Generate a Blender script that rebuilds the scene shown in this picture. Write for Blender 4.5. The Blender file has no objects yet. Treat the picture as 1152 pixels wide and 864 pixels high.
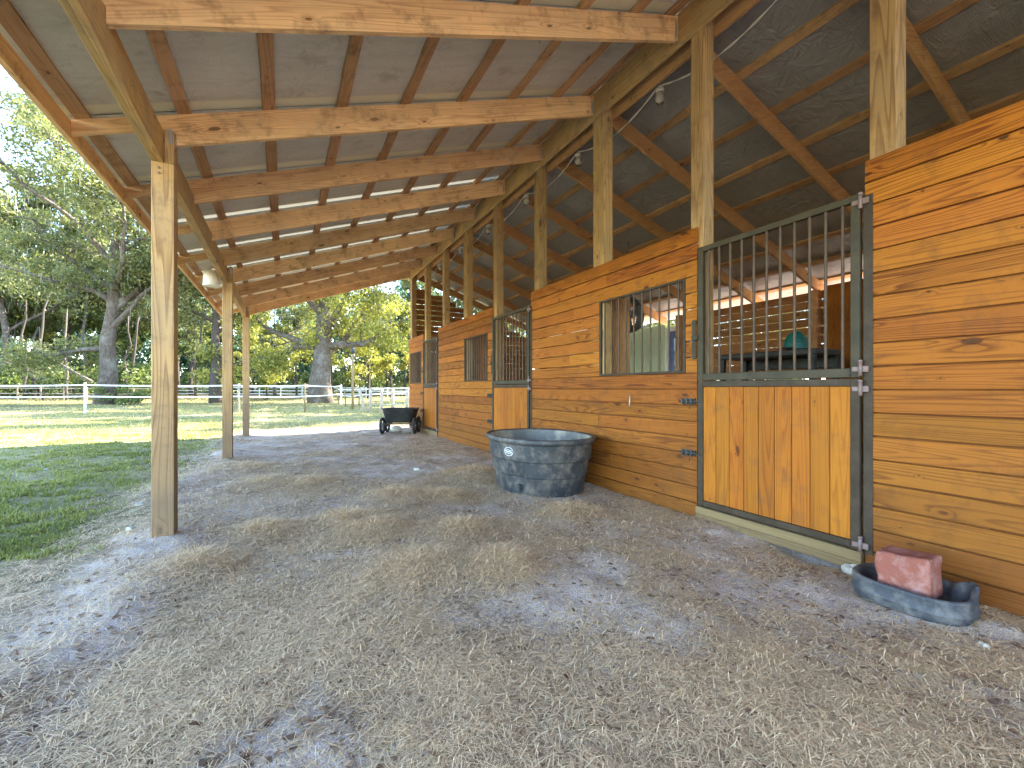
import bpy, math, random
import numpy as np
from mathutils import Vector, Matrix
random.seed(7)
RNG = np.random.default_rng(11)
R = math.radians
S = bpy.context.scene
# ------------------------------------------------------------------ camera
H = 1.2; F = 490.0; TH = R(27.6); VX = 320.0
CT, ST = math.cos(TH), math.sin(TH)
cam_d = bpy.data.cameras.new('camera'); cam = bpy.data.objects.new('camera', cam_d)
S.collection.objects.link(cam); S.camera = cam
cam.location = (0, 0, H); cam.rotation_euler = (R(90), 0, -TH)
cam_d.sensor_width = 36; cam_d.lens = F/1152*36; cam_d.shift_y = 5/1152
cam_d.clip_start = 0.05; cam_d.clip_end = 1500
# ------------------------------------------------------------------ world, sun, exposure
SUN_EL = R(36); SUN_AZ = R(9)            # azimuth measured from +X towards +Y
sv = Vector((math.cos(SUN_EL)*math.cos(SUN_AZ), math.cos(SUN_EL)*math.sin(SUN_AZ), math.sin(SUN_EL)))
w = bpy.data.worlds.new('World'); S.world = w; w.use_nodes = True
wn = w.node_tree; bg = wn.nodes['Background']
sky = wn.nodes.new('ShaderNodeTexSky'); sky.sky_type = 'NISHITA'; sky.sun_disc = False
sky.sun_elevation = SUN_EL; sky.sun_rotation = math.atan2(sv.x, sv.y)
sky.air_density = 1.0; sky.dust_density = 0.1; sky.ozone_density = 2.0
wn.links.new(sky.outputs[0], bg.inputs[0]); bg.inputs[1].default_value = 0.15
sl = bpy.data.lights.new('sun', 'SUN'); sl.energy = 4.2; sl.angle = R(0.5); sl.color = (1.0, 0.93, 0.82)
so = bpy.data.objects.new('sun', sl); S.collection.objects.link(so)
so.rotation_euler = sv.to_track_quat('Z', 'Y').to_euler()
S.view_settings.view_transform = 'Standard'; S.view_settings.look = 'None'
S.view_settings.exposure = 3.5; S.view_settings.gamma = 1; S.view_settings.use_curve_mapping = False
S.render.engine = 'CYCLES'
try:
    S.cycles.max_bounces = 8; S.cycles.diffuse_bounces = 5; S.cycles.transparent_max_bounces = 12
except Exception: pass

# ------------------------------------------------------------------ helpers
def gp(x, d):                 # point of the ground plan seen at column x, depth d (metres)
    X = (x-VX)*d*CT/F
    return X, (d-X*ST)/CT
def yaw_at(x, X):             # Y on the plane X=const seen at column x
    return F*X/(CT*CT)/(x-VX) - X*ST/CT
def link(o): S.collection.objects.link(o); return o
def thing(name, label, cat, loc=(0, 0, 0), rz=0, group=None):
    o = link(bpy.data.objects.new(name, None)); o.location = loc; o.rotation_euler = (0, 0, rz)
    o.empty_display_size = .1
    o['label'] = label; o['category'] = cat
    if group: o['group'] = group
    return o
def tag(o, label, cat, group=None, kind=None):
    o['label'] = label
    if cat: o['category'] = cat
    if group: o['group'] = group
    if kind: o['kind'] = kind
    return o

class MB:
    def __init__(s): s.v = []; s.f = []; s.uv = []; s.t = []; s.sm = []
    def face(s, pts, uvs, tone=.5, smooth=False):
        n = len(s.v); s.v += [tuple(p) for p in pts]; s.f.append(tuple(range(n, n+len(pts))))
        s.uv += [tuple(u) for u in uvs]; s.t.append(tone); s.sm.append(smooth)
    def raw(s, verts, faces, uvf=None, tone=.5, smooth=True):
        n = len(s.v); s.v += [tuple(p) for p in verts]
        for fc in faces:
            s.f.append(tuple(n+i for i in fc)); s.t.append(tone); s.sm.append(smooth)
            for i in fc:
                p = verts[i]; s.uv.append(uvf(i, p) if uvf else (p[0]+p[1], p[2]))
    def board(s, a, b, wv, tv, tone=None):
        """box from a to b (centre line), full width vector wv, full thickness vector tv; grain along a-b"""
        a, b, wv, tv = map(Vector, (a, b, wv, tv)); L = (b-a).length
        if tone is None: tone = random.random()
        ou, ov = random.uniform(0, 40), random.uniform(0, 40)
        n = len(s.v)
        for p in (a, b):
            for i, j in ((-.5, -.5), (.5, -.5), (.5, .5), (-.5, .5)): s.v.append(tuple(p+wv*i+tv*j))
        W, T = wv.length, tv.length
        nrm = (b-a).cross(wv).dot(tv)
        sides = [((0, 4, 5, 1), 0, W), ((1, 5, 6, 2), W, W+T), ((2, 6, 7, 3), W+T, 2*W+T), ((3, 7, 4, 0), 2*W+T, 2*W+2*T)]
        for fc, v0, v1 in sides:
            uv = [(ou, ov+v0), (ou+L, ov+v0), (ou+L, ov+v1), (ou, ov+v1)]
            if nrm > 0: fc = fc[::-1]; uv = uv[::-1]
            s.f.append(tuple(n+i for i in fc)); s.uv += uv; s.t.append(tone); s.sm.append(False)
        for fc in ((0, 1, 2, 3), (7, 6, 5, 4)):
            if nrm > 0: fc = fc[::-1]
            s.f.append(tuple(n+i for i in fc)); s.t.append(tone*.8); s.sm.append(False)
            s.uv += [(ou, ov), (ou+T*.2, ov), (ou+T*.2, ov+W), (ou, ov+W)]
    def box(s, x0, x1, y0, y1, z0, z1, tone=None, axis=None):
        d = (x1-x0, y1-y0, z1-z0); c = Vector(((x0+x1)/2, (y0+y1)/2, (z0+z1)/2))
        if axis is None: axis = max(range(3), key=lambda i: d[i])
        e = [Vector((d[0], 0, 0)), Vector((0, d[1], 0)), Vector((0, 0, d[2]))]
        o = [i for i in range(3) if i != axis]
        s.board(c-e[axis]/2, c+e[axis]/2, e[o[0]], e[o[1]], tone)
    def tube(s, pts, rad, n=8, cap=True, tone=.5, smooth=True):
        pts = [Vector(p) for p in pts]
        if not hasattr(rad, '__len__'): rad = [rad]*len(pts)
        base = len(s.v); up = Vector((0, 0, 1)); prev = None
        L = 0
        ls = []
        for i, p in enumerate(pts):
            t = (pts[min(i+1, len(pts)-1)]-pts[max(i-1, 0)]).normalized()
            if prev is None:
                q = t.cross(up)
                if q.length < .01: q = t.cross(Vector((1, 0, 0)))
            else:
                q = prev-t*prev.dot(t)
            q.normalize(); prev = q; r2 = t.cross(q)
            if i: L += (p-pts[i-1]).length
            ls.append(L)
            for k in range(n):
                a = 2*math.pi*k/n
                s.v.append(tuple(p+(q*math.cos(a)+r2*math.sin(a))*rad[i]))
        for i in range(len(pts)-1):
            for k in range(n):
                k2 = (k+1) % n
                s.f.append((base+i*n+k, base+i*n+k2, base+(i+1)*n+k2, base+(i+1)*n+k)); s.t.append(tone); s.sm.append(smooth)
                c = 2*math.pi*rad[i]/n
                s.uv += [(ls[i], k*c), (ls[i], (k+1)*c), (ls[i+1], (k+1)*c), (ls[i+1], k*c)]
        if cap:
            s.f.append(tuple(base+k for k in range(n))[::-1]); s.t.append(tone); s.sm.append(False); s.uv += [(0, 0)]*n
            m = base+(len(pts)-1)*n
            s.f.append(tuple(m+k for k in range(n))); s.t.append(tone); s.sm.append(False); s.uv += [(0, 0)]*n
    def build(s, name, mat, parent=None, bevel=0, seg=1, loc=None):
        me = bpy.data.meshes.new(name); me.from_pydata(s.v, [], s.f)
        uvl = me.uv_layers.new(name='UVMap'); uvl.data.foreach_set('uv', np.array(s.uv, dtype=np.float32).ravel())
        at = me.attributes.new('tone', 'FLOAT', 'FACE'); at.data.foreach_set('value', np.array(s.t, dtype=np.float32))
        me.polygons.foreach_set('use_smooth', np.array(s.sm, dtype=bool)); me.materials.append(mat); me.update()
        o = link(bpy.data.objects.new(name, me))
        if parent: o.parent = parent
        if loc: o.location = loc
        if bevel:
            b = o.modifiers.new('bevel', 'BEVEL'); b.width = bevel; b.segments = seg; b.limit_method = 'ANGLE'; b.angle_limit = R(40)
        return o

def np_mesh(name, verts, faces_flat, nper, mat, tones=None, smooth=False, parent=None, attr='tone'):
    """fast mesh of many equal-sized faces"""
    me = bpy.data.meshes.new(name)
    nf = len(faces_flat)//nper
    me.vertices.add(len(verts)); me.vertices.foreach_set('co', np.asarray(verts, dtype=np.float32).ravel())
    me.loops.add(len(faces_flat)); me.loops.foreach_set('vertex_index', np.asarray(faces_flat, dtype=np.int32))
    me.polygons.add(nf); me.polygons.foreach_set('loop_start', np.arange(0, nf*nper, nper, dtype=np.int32))
    try: me.polygons.foreach_set('loop_total', np.full(nf, nper, dtype=np.int32))
    except Exception: pass
    me.polygons.foreach_set('use_smooth', np.full(nf, smooth, dtype=bool))
    me.update(calc_edges=True); me.validate()
    if tones is not None and len(me.polygons) == nf:
        at = me.attributes.new(attr, 'FLOAT', 'FACE'); at.data.foreach_set('value', np.asarray(tones, dtype=np.float32))
    me.materials.append(mat)
    o = link(bpy.data.objects.new(name, me))
    if parent: o.parent = parent
    return o

# lattice value noise for layout
_P = RNG.random((256, 256))
def vn(x, y):
    x = np.asarray(x, float); y = np.asarray(y, float)
    xi = np.floor(x).astype(int); yi = np.floor(y).astype(int); fx = x-xi; fy = y-yi
    fx = fx*fx*(3-2*fx); fy = fy*fy*(3-2*fy)
    a = _P[xi & 255, yi & 255]; b = _P[(xi+1) & 255, yi & 255]; c = _P[xi & 255, (yi+1) & 255]; d = _P[(xi+1) & 255, (yi+1) & 255]
    return (a*(1-fx)+b*fx)*(1-fy)+(c*(1-fx)+d*fx)*fy
def fbm(x, y, o=4):
    s = 0; a = .5; t = 0
    for k in range(o): s = s+a*vn(x*2**k+17.3*k, y*2**k+5.1*k); t += a; a *= .5
    return s/t

# ------------------------------------------------------------------ materials
class NT:
    def __init__(s, name):
        s.m = bpy.data.materials.new(name); s.m.use_nodes = True; s.t = s.m.node_tree; s.n = s.t.nodes
        s.b = s.n['Principled BSDF']; s.out = s.n['Material Output']
    def N(s, typ, **kw):
        n = s.n.new(typ)
        for k, v in kw.items():
            if k.startswith('i_'):
                key = k[2:]
                key = int(key) if key.isdigit() else key.replace('_', ' ')
                s.set(n.inputs[key], v)
            else: setattr(n, k, v)
        return n
    def set(s, inp, v):
        if isinstance(v, bpy.types.NodeSocket): s.t.links.new(v, inp)
        else: inp.default_value = v
    def math(s, op, a, b=0.0, c=None, clamp=False):
        n = s.n.new('ShaderNodeMath'); n.operation = op; n.use_clamp = clamp
        s.set(n.inputs[0], a); s.set(n.inputs[1], b)
        if c is not None: s.set(n.inputs[2], c)
        return n.outputs[0]
    def mix(s, f, a, b, mode='MIX'):
        n = s.n.new('ShaderNodeMix'); n.data_type = 'RGBA'; n.blend_type = mode
        s.set(n.inputs[0], f)
        for i, v in ((6, a), (7, b)):
            if not isinstance(v, bpy.types.NodeSocket): v = (v[0], v[1], v[2], 1)
            s.set(n.inputs[i], v)
        return n.outputs[2]
    def ramp(s, f, *st):
        n = s.n.new('ShaderNodeValToRGB'); e = n.color_ramp.elements
        while len(e) < len(st): e.new(.5)
        for k, (p, c) in enumerate(st):
            e[k].position = p; e[k].color = (c, c, c, 1) if not hasattr(c, '__len__') else (*c, 1)
        s.set(n.inputs[0], f); return n.outputs[0]
    def noise(s, vec, scale, detail=3, rough=.55, dist=0, dim='3D'):
        n = s.n.new('ShaderNodeTexNoise'); n.noise_dimensions = dim; s.set(n.inputs['Vector'], vec)
        n.inputs['Scale'].default_value = scale; n.inputs['Detail'].default_value = detail
        n.inputs['Roughness'].default_value = rough; n.inputs['Distortion'].default_value = dist
        return n.outputs[0]
    def mapping(s, vec, sc=(1, 1, 1), loc=(0, 0, 0)):
        n = s.n.new('ShaderNodeMapping'); s.set(n.inputs[0], vec); n.inputs['Scale'].default_value = sc; n.inputs['Location'].default_value = loc
        return n.outputs[0]
    def pos(s): return s.n.new('ShaderNodeNewGeometry').outputs['Position']
    def uv(s): n = s.n.new('ShaderNodeUVMap'); n.uv_map = 'UVMap'; return n.outputs[0]
    def attr(s, a): n = s.n.new('ShaderNodeAttribute'); n.attribute_name = a; return n.outputs['Fac']
    def bump(s, h, strength=.3, dist=.01):
        n = s.n.new('ShaderNodeBump'); s.set(n.inputs['Height'], h); n.inputs['Strength'].default_value = strength; n.inputs['Distance'].default_value = dist
        s.t.links.new(n.outputs[0], s.b.inputs['Normal']); return n
    def base(s, c, rough=.6, spec=.3, metal=0):
        if not isinstance(c, bpy.types.NodeSocket): c = (c[0], c[1], c[2], 1)
        s.set(s.b.inputs['Base Color'], c); s.set(s.b.inputs['Roughness'], rough)
        s.b.inputs['Specular IOR Level'].default_value = spec; s.b.inputs['Metallic'].default_value = metal
        return s.m

def wood(name, light, dark, knot, rings=13, ring_amt=.55, tonevar=.35, dirt=None, dirt_amt=0., rough=.6, spec=.25, gray=None, gray_amt=0., low=None, knotden=.60):
    k = NT(name); uv = k.uv()
    tone = k.attr('tone')
    # knots
    vm = k.mapping(uv, (2.6, 6.0, 1))
    vo = k.N('ShaderNodeTexVoronoi', voronoi_dimensions='2D', feature='F1'); k.set(vo.inputs['Vector'], k.mix(.06, vm, k.N('ShaderNodeTexNoise', noise_dimensions='2D', i_Vector=uv, i_Scale=6.0).outputs['Color'])); vo.inputs['Scale'].default_value = 1.0
    sep = k.N('ShaderNodeSeparateColor'); k.set(sep.inputs[0], vo.outputs['Color'])
    has = k.math('GREATER_THAN', sep.outputs[0], knotden)
    rad = k.math('MULTIPLY_ADD', k.math('POWER', sep.outputs[1], 2.2), .11, .020)
    dist = k.math('DIVIDE', vo.outputs['Distance'], rad)
    kn = k.math('MULTIPLY', k.ramp(dist, (.0, 1), (.75, .85), (1.0, 0)), has)
    halo = k.math('MULTIPLY', k.ramp(k.math('MULTIPLY', dist, .25), (0, 1), (1, 0)), has)
    # rings: contour lines of a stretched noise, pulled round the knots
    base = k.noise(k.mapping(uv, (.30, 7.5, 1)), 1.0, 1.5, .4, .15, '2D')
    rv = k.math('ADD', k.math('MULTIPLY', base, rings), k.math('MULTIPLY', halo, 1.6))
    rs = k.math('FRACT', rv)
    rs = k.ramp(rs, (0, 0), (.5, .25), (.88, 1), (1, .1))
    fib = k.noise(k.mapping(uv, (3.5, 190, 1)), 1.0, 3, .65, 0, '2D')
    big = k.noise(k.mapping(uv, (.9, 2.2, 1)), 1.0, 3, .6, 0, '2D')
    f = k.math('MULTIPLY', rs, ring_amt)
    f = k.math('ADD', f, k.math('MULTIPLY', k.math('SUBTRACT', fib, .5), .75))
    f = k.math('ADD', f, k.math('MULTIPLY', k.math('SUBTRACT', big, .5), .7))
    f = k.math('ADD', f, k.math('MULTIPLY', k.math('SUBTRACT', tone, .5), tonevar), clamp=True)
    f = k.math('ADD', f, k.math('MULTIPLY', halo, .28), clamp=True)
    col = k.mix(f, light, dark)
    col = k.mix(k.math('MULTIPLY', kn, .85), col, knot)
    # hue shift between boards
    h = k.N('ShaderNodeHueSaturation'); k.set(h.inputs['Color'], col)
    k.set(h.inputs['Hue'], k.math('MULTIPLY_ADD', k.math('FRACT', k.math('MULTIPLY', tone, 7.31)), .010, .495))
    k.set(h.inputs['Value'], k.math('MULTIPLY_ADD', k.math('FRACT', k.math('MULTIPLY', tone, 3.77)), .30, .84)); col = h.outputs[0]
    if gray is not None:
        g = k.ramp(k.noise(k.pos(), 1.7, 5, .65), (.42, 0), (.66, 1))
        col = k.mix(k.math('MULTIPLY', g, gray_amt), col, gray)
    if dirt is not None:
        g = k.ramp(k.noise(k.pos(), 5.5, 6, .7), (.52, 0), (.7, 1))
        col = k.mix(k.math('MULTIPLY', g, dirt_amt), col, dirt)
    if low is not None:    # splashed mud and wear near the ground
        sz = k.N('ShaderNodeSeparateXYZ'); k.set(sz.inputs[0], k.pos())
        zz = k.math('ADD', sz.outputs[2], k.math('MULTIPLY', k.noise(k.pos(), 3.2, 5, .65), -.7))
        g = k.ramp(zz, (0.0, 1), (low[1], 0))
        col = k.mix(k.math('MULTIPLY', g, low[2]), col, low[0])
    k.base(col, k.math('MULTIPLY_ADD', fib, .25, rough-.1), spec)
    k.bump(k.math('SUBTRACT', k.math('ADD', k.math('MULTIPLY', fib, .6), k.math('MULTIPLY', rs, .3)), kn), .35, .003)
    return k.m

M = {}
M['stain'] = wood('stained_pine', (.36, .125, .014), (.135, .036, .005), (.025, .010, .005), 17, .85, .55, (.11, .045, .015), .5, .55, .14, low=((.115, .045, .012), 1.0, .55))
M['door_wood'] = wood('door_pine', (.34, .115, .012), (.185, .048, .006), (.07, .022, .008), 15, .6, .30, (.16, .07, .025), .5, .55, .15)
M['treated'] = wood('treated_pine', (.58, .37, .15), (.32, .17, .065), (.09, .045, .02), 15, .7, .35, (.12, .08, .05), .35, .7, .15, (.27, .235, .18), .45)
M['post'] = wood('post_pine', (.50, .32, .135), (.24, .13, .055), (.08, .045, .025), 16, .85, .3, (.14, .09, .06), .5, .7, .15, (.26, .22, .16), .35, low=((.14, .10, .07), 1.3, .7), knotden=.84)
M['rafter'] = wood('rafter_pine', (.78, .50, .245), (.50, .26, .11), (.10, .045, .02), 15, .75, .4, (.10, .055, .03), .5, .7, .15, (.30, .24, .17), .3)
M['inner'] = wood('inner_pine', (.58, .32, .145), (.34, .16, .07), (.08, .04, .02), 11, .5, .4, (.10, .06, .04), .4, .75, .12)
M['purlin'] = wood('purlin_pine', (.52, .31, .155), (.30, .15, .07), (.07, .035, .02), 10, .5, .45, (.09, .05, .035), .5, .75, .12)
M['back'] = wood('back_board', (.40, .19, .07), (.20, .08, .03), (.07, .03, .015), 12, .5, .5, (.10, .07, .05), .4, .7, .15)
M['sill'] = wood('sill_pine', (.22, .155, .075), (.11, .075, .038), (.12, .08, .04), 10, .5, .3, (.16, .13, .09), .5, .75, .12)
M['gray_wood'] = wood('weathered_fence_wood', (.36, .29, .20), (.18, .14, .09), (.06, .045, .03), 10, .5, .5, (.10, .08, .06), .4, .8, .1)

def simple(name, col, rough=.5, spec=.4, metal=0, var=.25, sc=6, bump=0, dirt=None, dirt_amt=.4, dsc=4):
    k = NT(name); n = k.noise(k.pos(), sc, 5, .6)
    c = k.mix(n, [x*(1-var) for x in col], [min(1, x*(1+var)) for x in col])
    if dirt is not None:
        g = k.ramp(k.noise(k.pos(), dsc, 7, .7), (.45, 0), (.68, 1)); c = k.mix(k.math('MULTIPLY', g, dirt_amt), c, dirt)
    k.base(c, rough, spec, metal)
    if bump: k.bump(k.noise(k.pos(), sc*8, 4, .6), bump, .004)
    return k.m
M['steel'] = simple('painted_steel', (.042, .029, .017), .55, .2, 0, .4, 9, .15, (.085, .06, .04), .55, 7)
M['bars'] = simple('bar_steel', (.075, .048, .030), .5, .25, .1, .35, 14, .1, (.16, .10, .06), .4, 12)
M['green_steel'] = simple('green_steel', (.046, .038, .022), .55, .2, 0, .35, 9, .15, (.09, .07, .045), .5, 7)
M['galv'] = simple('galvanised_steel', (.42, .43, .43), .42, .5, .8, .25, 20, .1)
M['hinge'] = simple('rusty_hinge', (.20, .15, .14), .55, .4, .4, .4, 30, .2, (.16, .07, .035), .6, 25)
M['white_paint'] = simple('white_paint', (.74, .74, .70), .55, .4, 0, .08, 8, 0, (.35, .32, .26), .4, 6)
M['white_plastic'] = simple('white_plastic', (.78, .76, .66), .45, .4, 0, .06, 8, 0, (.45, .38, .24), .4, 9)
M['tank'] = simple('black_rubber_tank', (.040, .044, .048), .5, .35, 0, .45, 6, .25, (.24, .21, .165), .6, 7)
M['tank_in'] = simple('stained_tank_inside', (.13, .125, .11), .55, .35, 0, .4, 5, .2, (.46, .40, .27), .8, 3)
M['rubber'] = simple('grey_rubber', (.048, .052, .060), .55, .3, 0, .45, 12, .3, (.24, .225, .20), .55, 11)
M['black'] = simple('black_plastic', (.022, .024, .024), .5, .4, 0, .4, 8, .2, (.10, .10, .08), .4, 6)
M['tyre'] = simple('tyre_rubber', (.03, .03, .03), .75, .2, 0, .3, 10, .2, (.15, .13, .1), .5, 8)
M['salt'] = simple('red_salt', (.25, .085, .058), .75, .2, 0, .28, 14, .5, (.50, .35, .32), .42, 12)
M['emblem'] = simple('emblem_white', (.66, .68, .66), .5, .3, 0, .1)
M['teal'] = simple('teal_plastic', (.01, .15, .12), .35, .5, 0, .12)
M['green_panel'] = simple('pale_green_sheet', (.50, .56, .36), .6, .3, 0, .08, 3, 0, (.36, .40, .26), .4, 3)
M['blue_door'] = simple('blue_painted_door', (.10, .14, .33), .5, .4, 0, .12)
M['dark_glass'] = simple('dark_pane', (.012, .016, .035), .15, .6, 0, .1)
M['plastic_gray'] = simple('grey_metal_fan', (.20, .21, .20), .45, .4, .5, .2)
M['roof_metal'] = simple('roof_metal', (.45, .46, .46), .4, .5, .6, .1, 3)
M['stone'] = simple('pale_stone', (.50, .47, .40), .85, .2, 0, .3, 30, .5, (.2, .17, .13), .6, 22)
M['rope'] = simple('white_cord', (.66, .62, .55), .7, .2, 0, .15, 60)
M['porcelain'] = simple('porcelain', (.72, .68, .62), .3, .5, 0, .1)
k = NT('clear_glass'); k.b.inputs['Transmission Weight'].default_value = 1.0; k.base((.95, .95, .92), .05, .5); k.b.inputs['IOR'].default_value = 1.3; M['glass'] = k.m
k = NT('tank_water'); k.base((.04, .055, .06), .06, .6); k.bump(k.noise(k.pos(), 7, 2), .08, .01); M['water'] = k.m

def film(name, c1, c2, rough, spec, metal=0, seam=None):
    k = NT(name); uv = k.uv(); p = k.pos()
    blot = k.noise(p, 1.4, 5, .65); fine = k.noise(p, 9, 5, .7)
    w1 = k.N('ShaderNodeTexWave', wave_type='BANDS', bands_direction='X'); k.set(w1.inputs[0], uv); w1.inputs['Scale'].default_value = 26; w1.inputs['Distortion'].default_value = .6
    w2 = k.N('ShaderNodeTexWave', wave_type='BANDS', bands_direction='Y'); k.set(w2.inputs[0], uv); w2.inputs['Scale'].default_value = 26; w2.inputs['Distortion'].default_value = .6
    grid = k.math('MAXIMUM', w1.outputs['Fac'], w2.outputs['Fac'])
    c = k.mix(k.math('ADD', k.math('MULTIPLY', blot, .8), k.math('MULTIPLY', fine, .25)), c1, c2)
    c = k.mix(k.math('MULTIPLY', grid, .16), c, (.06, .055, .05))
    g = k.ramp(k.noise(p, 3.3, 7, .75), (.56, 0), (.72, 1))
    c = k.mix(k.math('MULTIPLY', g, .5), c, (.14, .09, .06)); st_ = k.ramp(k.noise(k.mapping(uv, (2, 14, 1)), 1, 5, .7, .4, '2D'), (.45, 0), (.7, 1)); c = k.mix(k.math('MULTIPLY', st_, .35), c, (c2[0]*.5, c2[1]*.5, c2[2]*.48))  # stretched streaks put the foil's gloss into the colour
    k.base(c, rough, spec, metal)
    k.bump(k.math('ADD', k.noise(p, 4, 6, .65, 1.2), k.math('MULTIPLY', grid, .06)), .8, .05)
    return k.m
M['film'] = film('insulation_facing', (.60, .56, .48), (.80, .76, .67), .42, .4)
M['film_dark'] = film('foil_facing', (.24, .22, .215), (.55, .53, .51), .36, .5, .2)  # glossier foil, its colour darkened for the shade of the unlit inner roof
# pale translucent lap between insulation sheets
k = NT('translucent_lap'); n = k.noise(k.pos(), 4, 4, .6)
c = k.mix(n, (.70, .64, .44), (.80, .75, .56)); k.base(c, .5, .3)
tr = k.N('ShaderNodeBsdfTranslucent'); k.set(tr.inputs[0], c); mx = k.N('ShaderNodeMixShader'); mx.inputs[0].default_value = .11
k.t.links.new(k.b.outputs[0], mx.inputs[1]); k.t.links.new(tr.outputs[0], mx.inputs[2]); k.t.links.new(mx.outputs[0], k.out.inputs[0]); M['lap'] = k.m

def leafmat(name, a, b, trans=.35, rough=.5):
    k = NT(name); t = k.attr('tone'); c = k.mix(t, a, b); k.base(c, rough, .3)
    tr = k.N('ShaderNodeBsdfTranslucent'); c2 = k.mix(.5, c, (b[0]*1.5, b[1]*1.6, b[2]*.8)); k.set(tr.inputs[0], c2)
    mx = k.N('ShaderNodeMixShader'); mx.inputs[0].default_value = trans
    k.t.links.new(k.b.outputs[0], mx.inputs[1]); k.t.links.new(tr.outputs[0], mx.inputs[2]); k.t.links.new(mx.outputs[0], k.out.inputs[0])
    return k.m
M['leaf_oak'] = leafmat('oak_leaf', (.032, .050, .016), (.22, .225, .085))
M['leaf_green'] = leafmat('green_leaf', (.030, .058, .018), (.18, .21, .06))
M['leaf_yellow'] = leafmat('yellow_leaf', (.08, .11, .022), (.34, .32, .07))
M['leaf_blue'] = leafmat('pine_leaf', (.022, .055, .035), (.08, .14, .08))
M['moss'] = leafmat('spanish_moss', (.10, .11, .08), (.24, .25, .19), .3)
M['straw'] = leafmat('straw_blade', (.22, .145, .08), (.88, .66, .41), .12, .6)
M['grass'] = leafmat('grass_blade', (.09, .12, .025), (.38, .36, .11), .3, .5)
M['sunlit_grass'] = leafmat('sunlit_grass_blade', (.13, .14, .04), (.44, .38, .17), .3, .5)  # paler copy of the grass, its sunlit yellow put into the colour
M['dead_leaf'] = leafmat('dead_leaf', (.10, .055, .035), (.34, .22, .14), .15, .7)
k = NT('bark'); uv = k.uv(); n = k.noise(k.mapping(uv, (2.2, 9, 1)), 1.6, 6, .7, .5, '2D'); n2 = k.noise(k.pos(), 1.2, 4, .6)
c = k.mix(k.ramp(n, (.3, 0), (.7, 1)), (.045, .034, .027), (.17, .14, .11)); c = k.mix(k.ramp(n2, (.5, 0), (.68, .5)), c, (.26, .245, .215))
k.base(c, .85, .15); k.bump(n, .8, .05); M['bark'] = k.m
k = NT('dark_bark'); n = k.noise(k.mapping(k.uv(), (2.2, 9, 1)), 2, 6, .7, .5, '2D'); k.base(k.mix(n, (.03, .025, .02), (.12, .10, .085)), .9, .1); k.bump(n, .6, .03); M['bark_dark'] = k.m

# ------------------------------------------------------------------ ground
W = 3.386            # plane of the stall front (outer face of posts)
XB = 8.2             # back wall
YE = 13.2            # far gable end
def ground_z(x, y):
    x = np.asarray(x, float); y = np.asarray(y, float)
    z = (fbm(x*1.1, y*1.1, 3)-.5)*.055 + (fbm(x*5, y*5, 3)-.5)*.04
    z = z*np.clip(1.2-np.hypot(x-1, y-6)/60, .3, 1)
    z = z+.012
    # worn hollow by the near hinge post, hay heaps, low ridge along the eave drip line
    z = z-.09*np.exp(-((x-3.35)**2/.05+(y-1.75)**2/.10))
    for hx, hy, hr, hh in HEAPS: z = z+.45*hh*np.exp(-(((x-hx)**2+(y-hy)**2)/hr**2))*(.6+.8*vn(x*9, y*9))
    z = z+.05*np.exp(-((x+1.0+.25*np.sin(y*1.3))/.28)**2)*(.4+vn(x*3, y*2.2))
    far = np.clip((np.hypot(x, y)-30)/120, 0, 1); z = z+far*.8
    return z
HEAPS = []
for (px, py, r, h) in ((388, 590, .26, .09), (300, 600, .22, .05), (500, 560, .3, .06), (445, 560, .35, .05), (520, 600, .26, .07), (350, 545, .4, .07), (300, 545, .35, .06),
                       (535, 535, .35, .08), (275, 530, .4, .06), (420, 600, .3, .05), (640, 580, .3, .03), (220, 640, .25, .05), (470, 640, .3, .03), (560, 640, .25, .03)):
    d = F*H/(py-437); X, Y = gp(px, d); HEAPS.append((X, Y, r, h))
def axis_pts(lo, hi, step, far):
    a = list(np.arange(lo, hi, step)); g = step; p = hi
    right = []
    while p < far: right.append(p); g *= 1.16; p += g
    right.append(far); left = []; g = step; p = lo
    while p > -far: g *= 1.16; p -= g; left.append(p)
    return np.array(left[::-1]+a+right)
ax = axis_pts(-5.5, 4.2, .035, 400); ay = axis_pts(.5, 13.5, .04, 400)
GX, GY = np.meshgrid(ax, ay, indexing='ij'); GZ = ground_z(GX, GY)
nx, ny = GX.shape; idx = np.arange(nx*ny).reshape(nx, ny)
q = np.stack([idx[:-1, :-1], idx[1:, :-1], idx[1:, 1:], idx[:-1, 1:]], -1).reshape(-1)
k = NT('ground_sand_grass'); p = k.pos(); sp = k.N('ShaderNodeSeparateXYZ'); k.set(sp.inputs[0], p)
n1 = k.noise(p, .9, 5, .6); n2 = k.noise(p, 5, 6, .7); n3 = k.noise(p, 45, 5, .75); n4 = k.noise(p, 160, 3, .7)
sand = k.mix(k.ramp(n2, (.35, 0), (.65, 1)), (.44, .37, .33), (.68, .575, .50))
dirt = k.mix(k.ramp(n3, (.35, 0), (.65, 1)), (.14, .10, .075), (.62, .47, .35))
c = k.mix(k.ramp(k.noise(p, 1.6, 6, .68), (.44, 0), (.60, 1)), sand, dirt)
c = k.mix(k.ramp(n3, (.50, 0), (.60, .85)), c, (.66, .52, .33))
c = k.mix(k.ramp(n4, (.34, .85), (.50, 0)), c, (.07, .055, .045))
gr = k.mix(k.ramp(n2, (.35, 0), (.7, 1)), (.10, .11, .04), (.26, .23, .10))
gr = k.mix(k.ramp(k.noise(p, .35, 4, .6), (.45, 0), (.62, .8)), gr, (.38, .32, .16))  # yellow patches put the sunlit look into the grass colour
gr = k.mix(k.ramp(n3, (.45, 0), (.60, .7)), gr, (.26, .20, .14))
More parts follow.
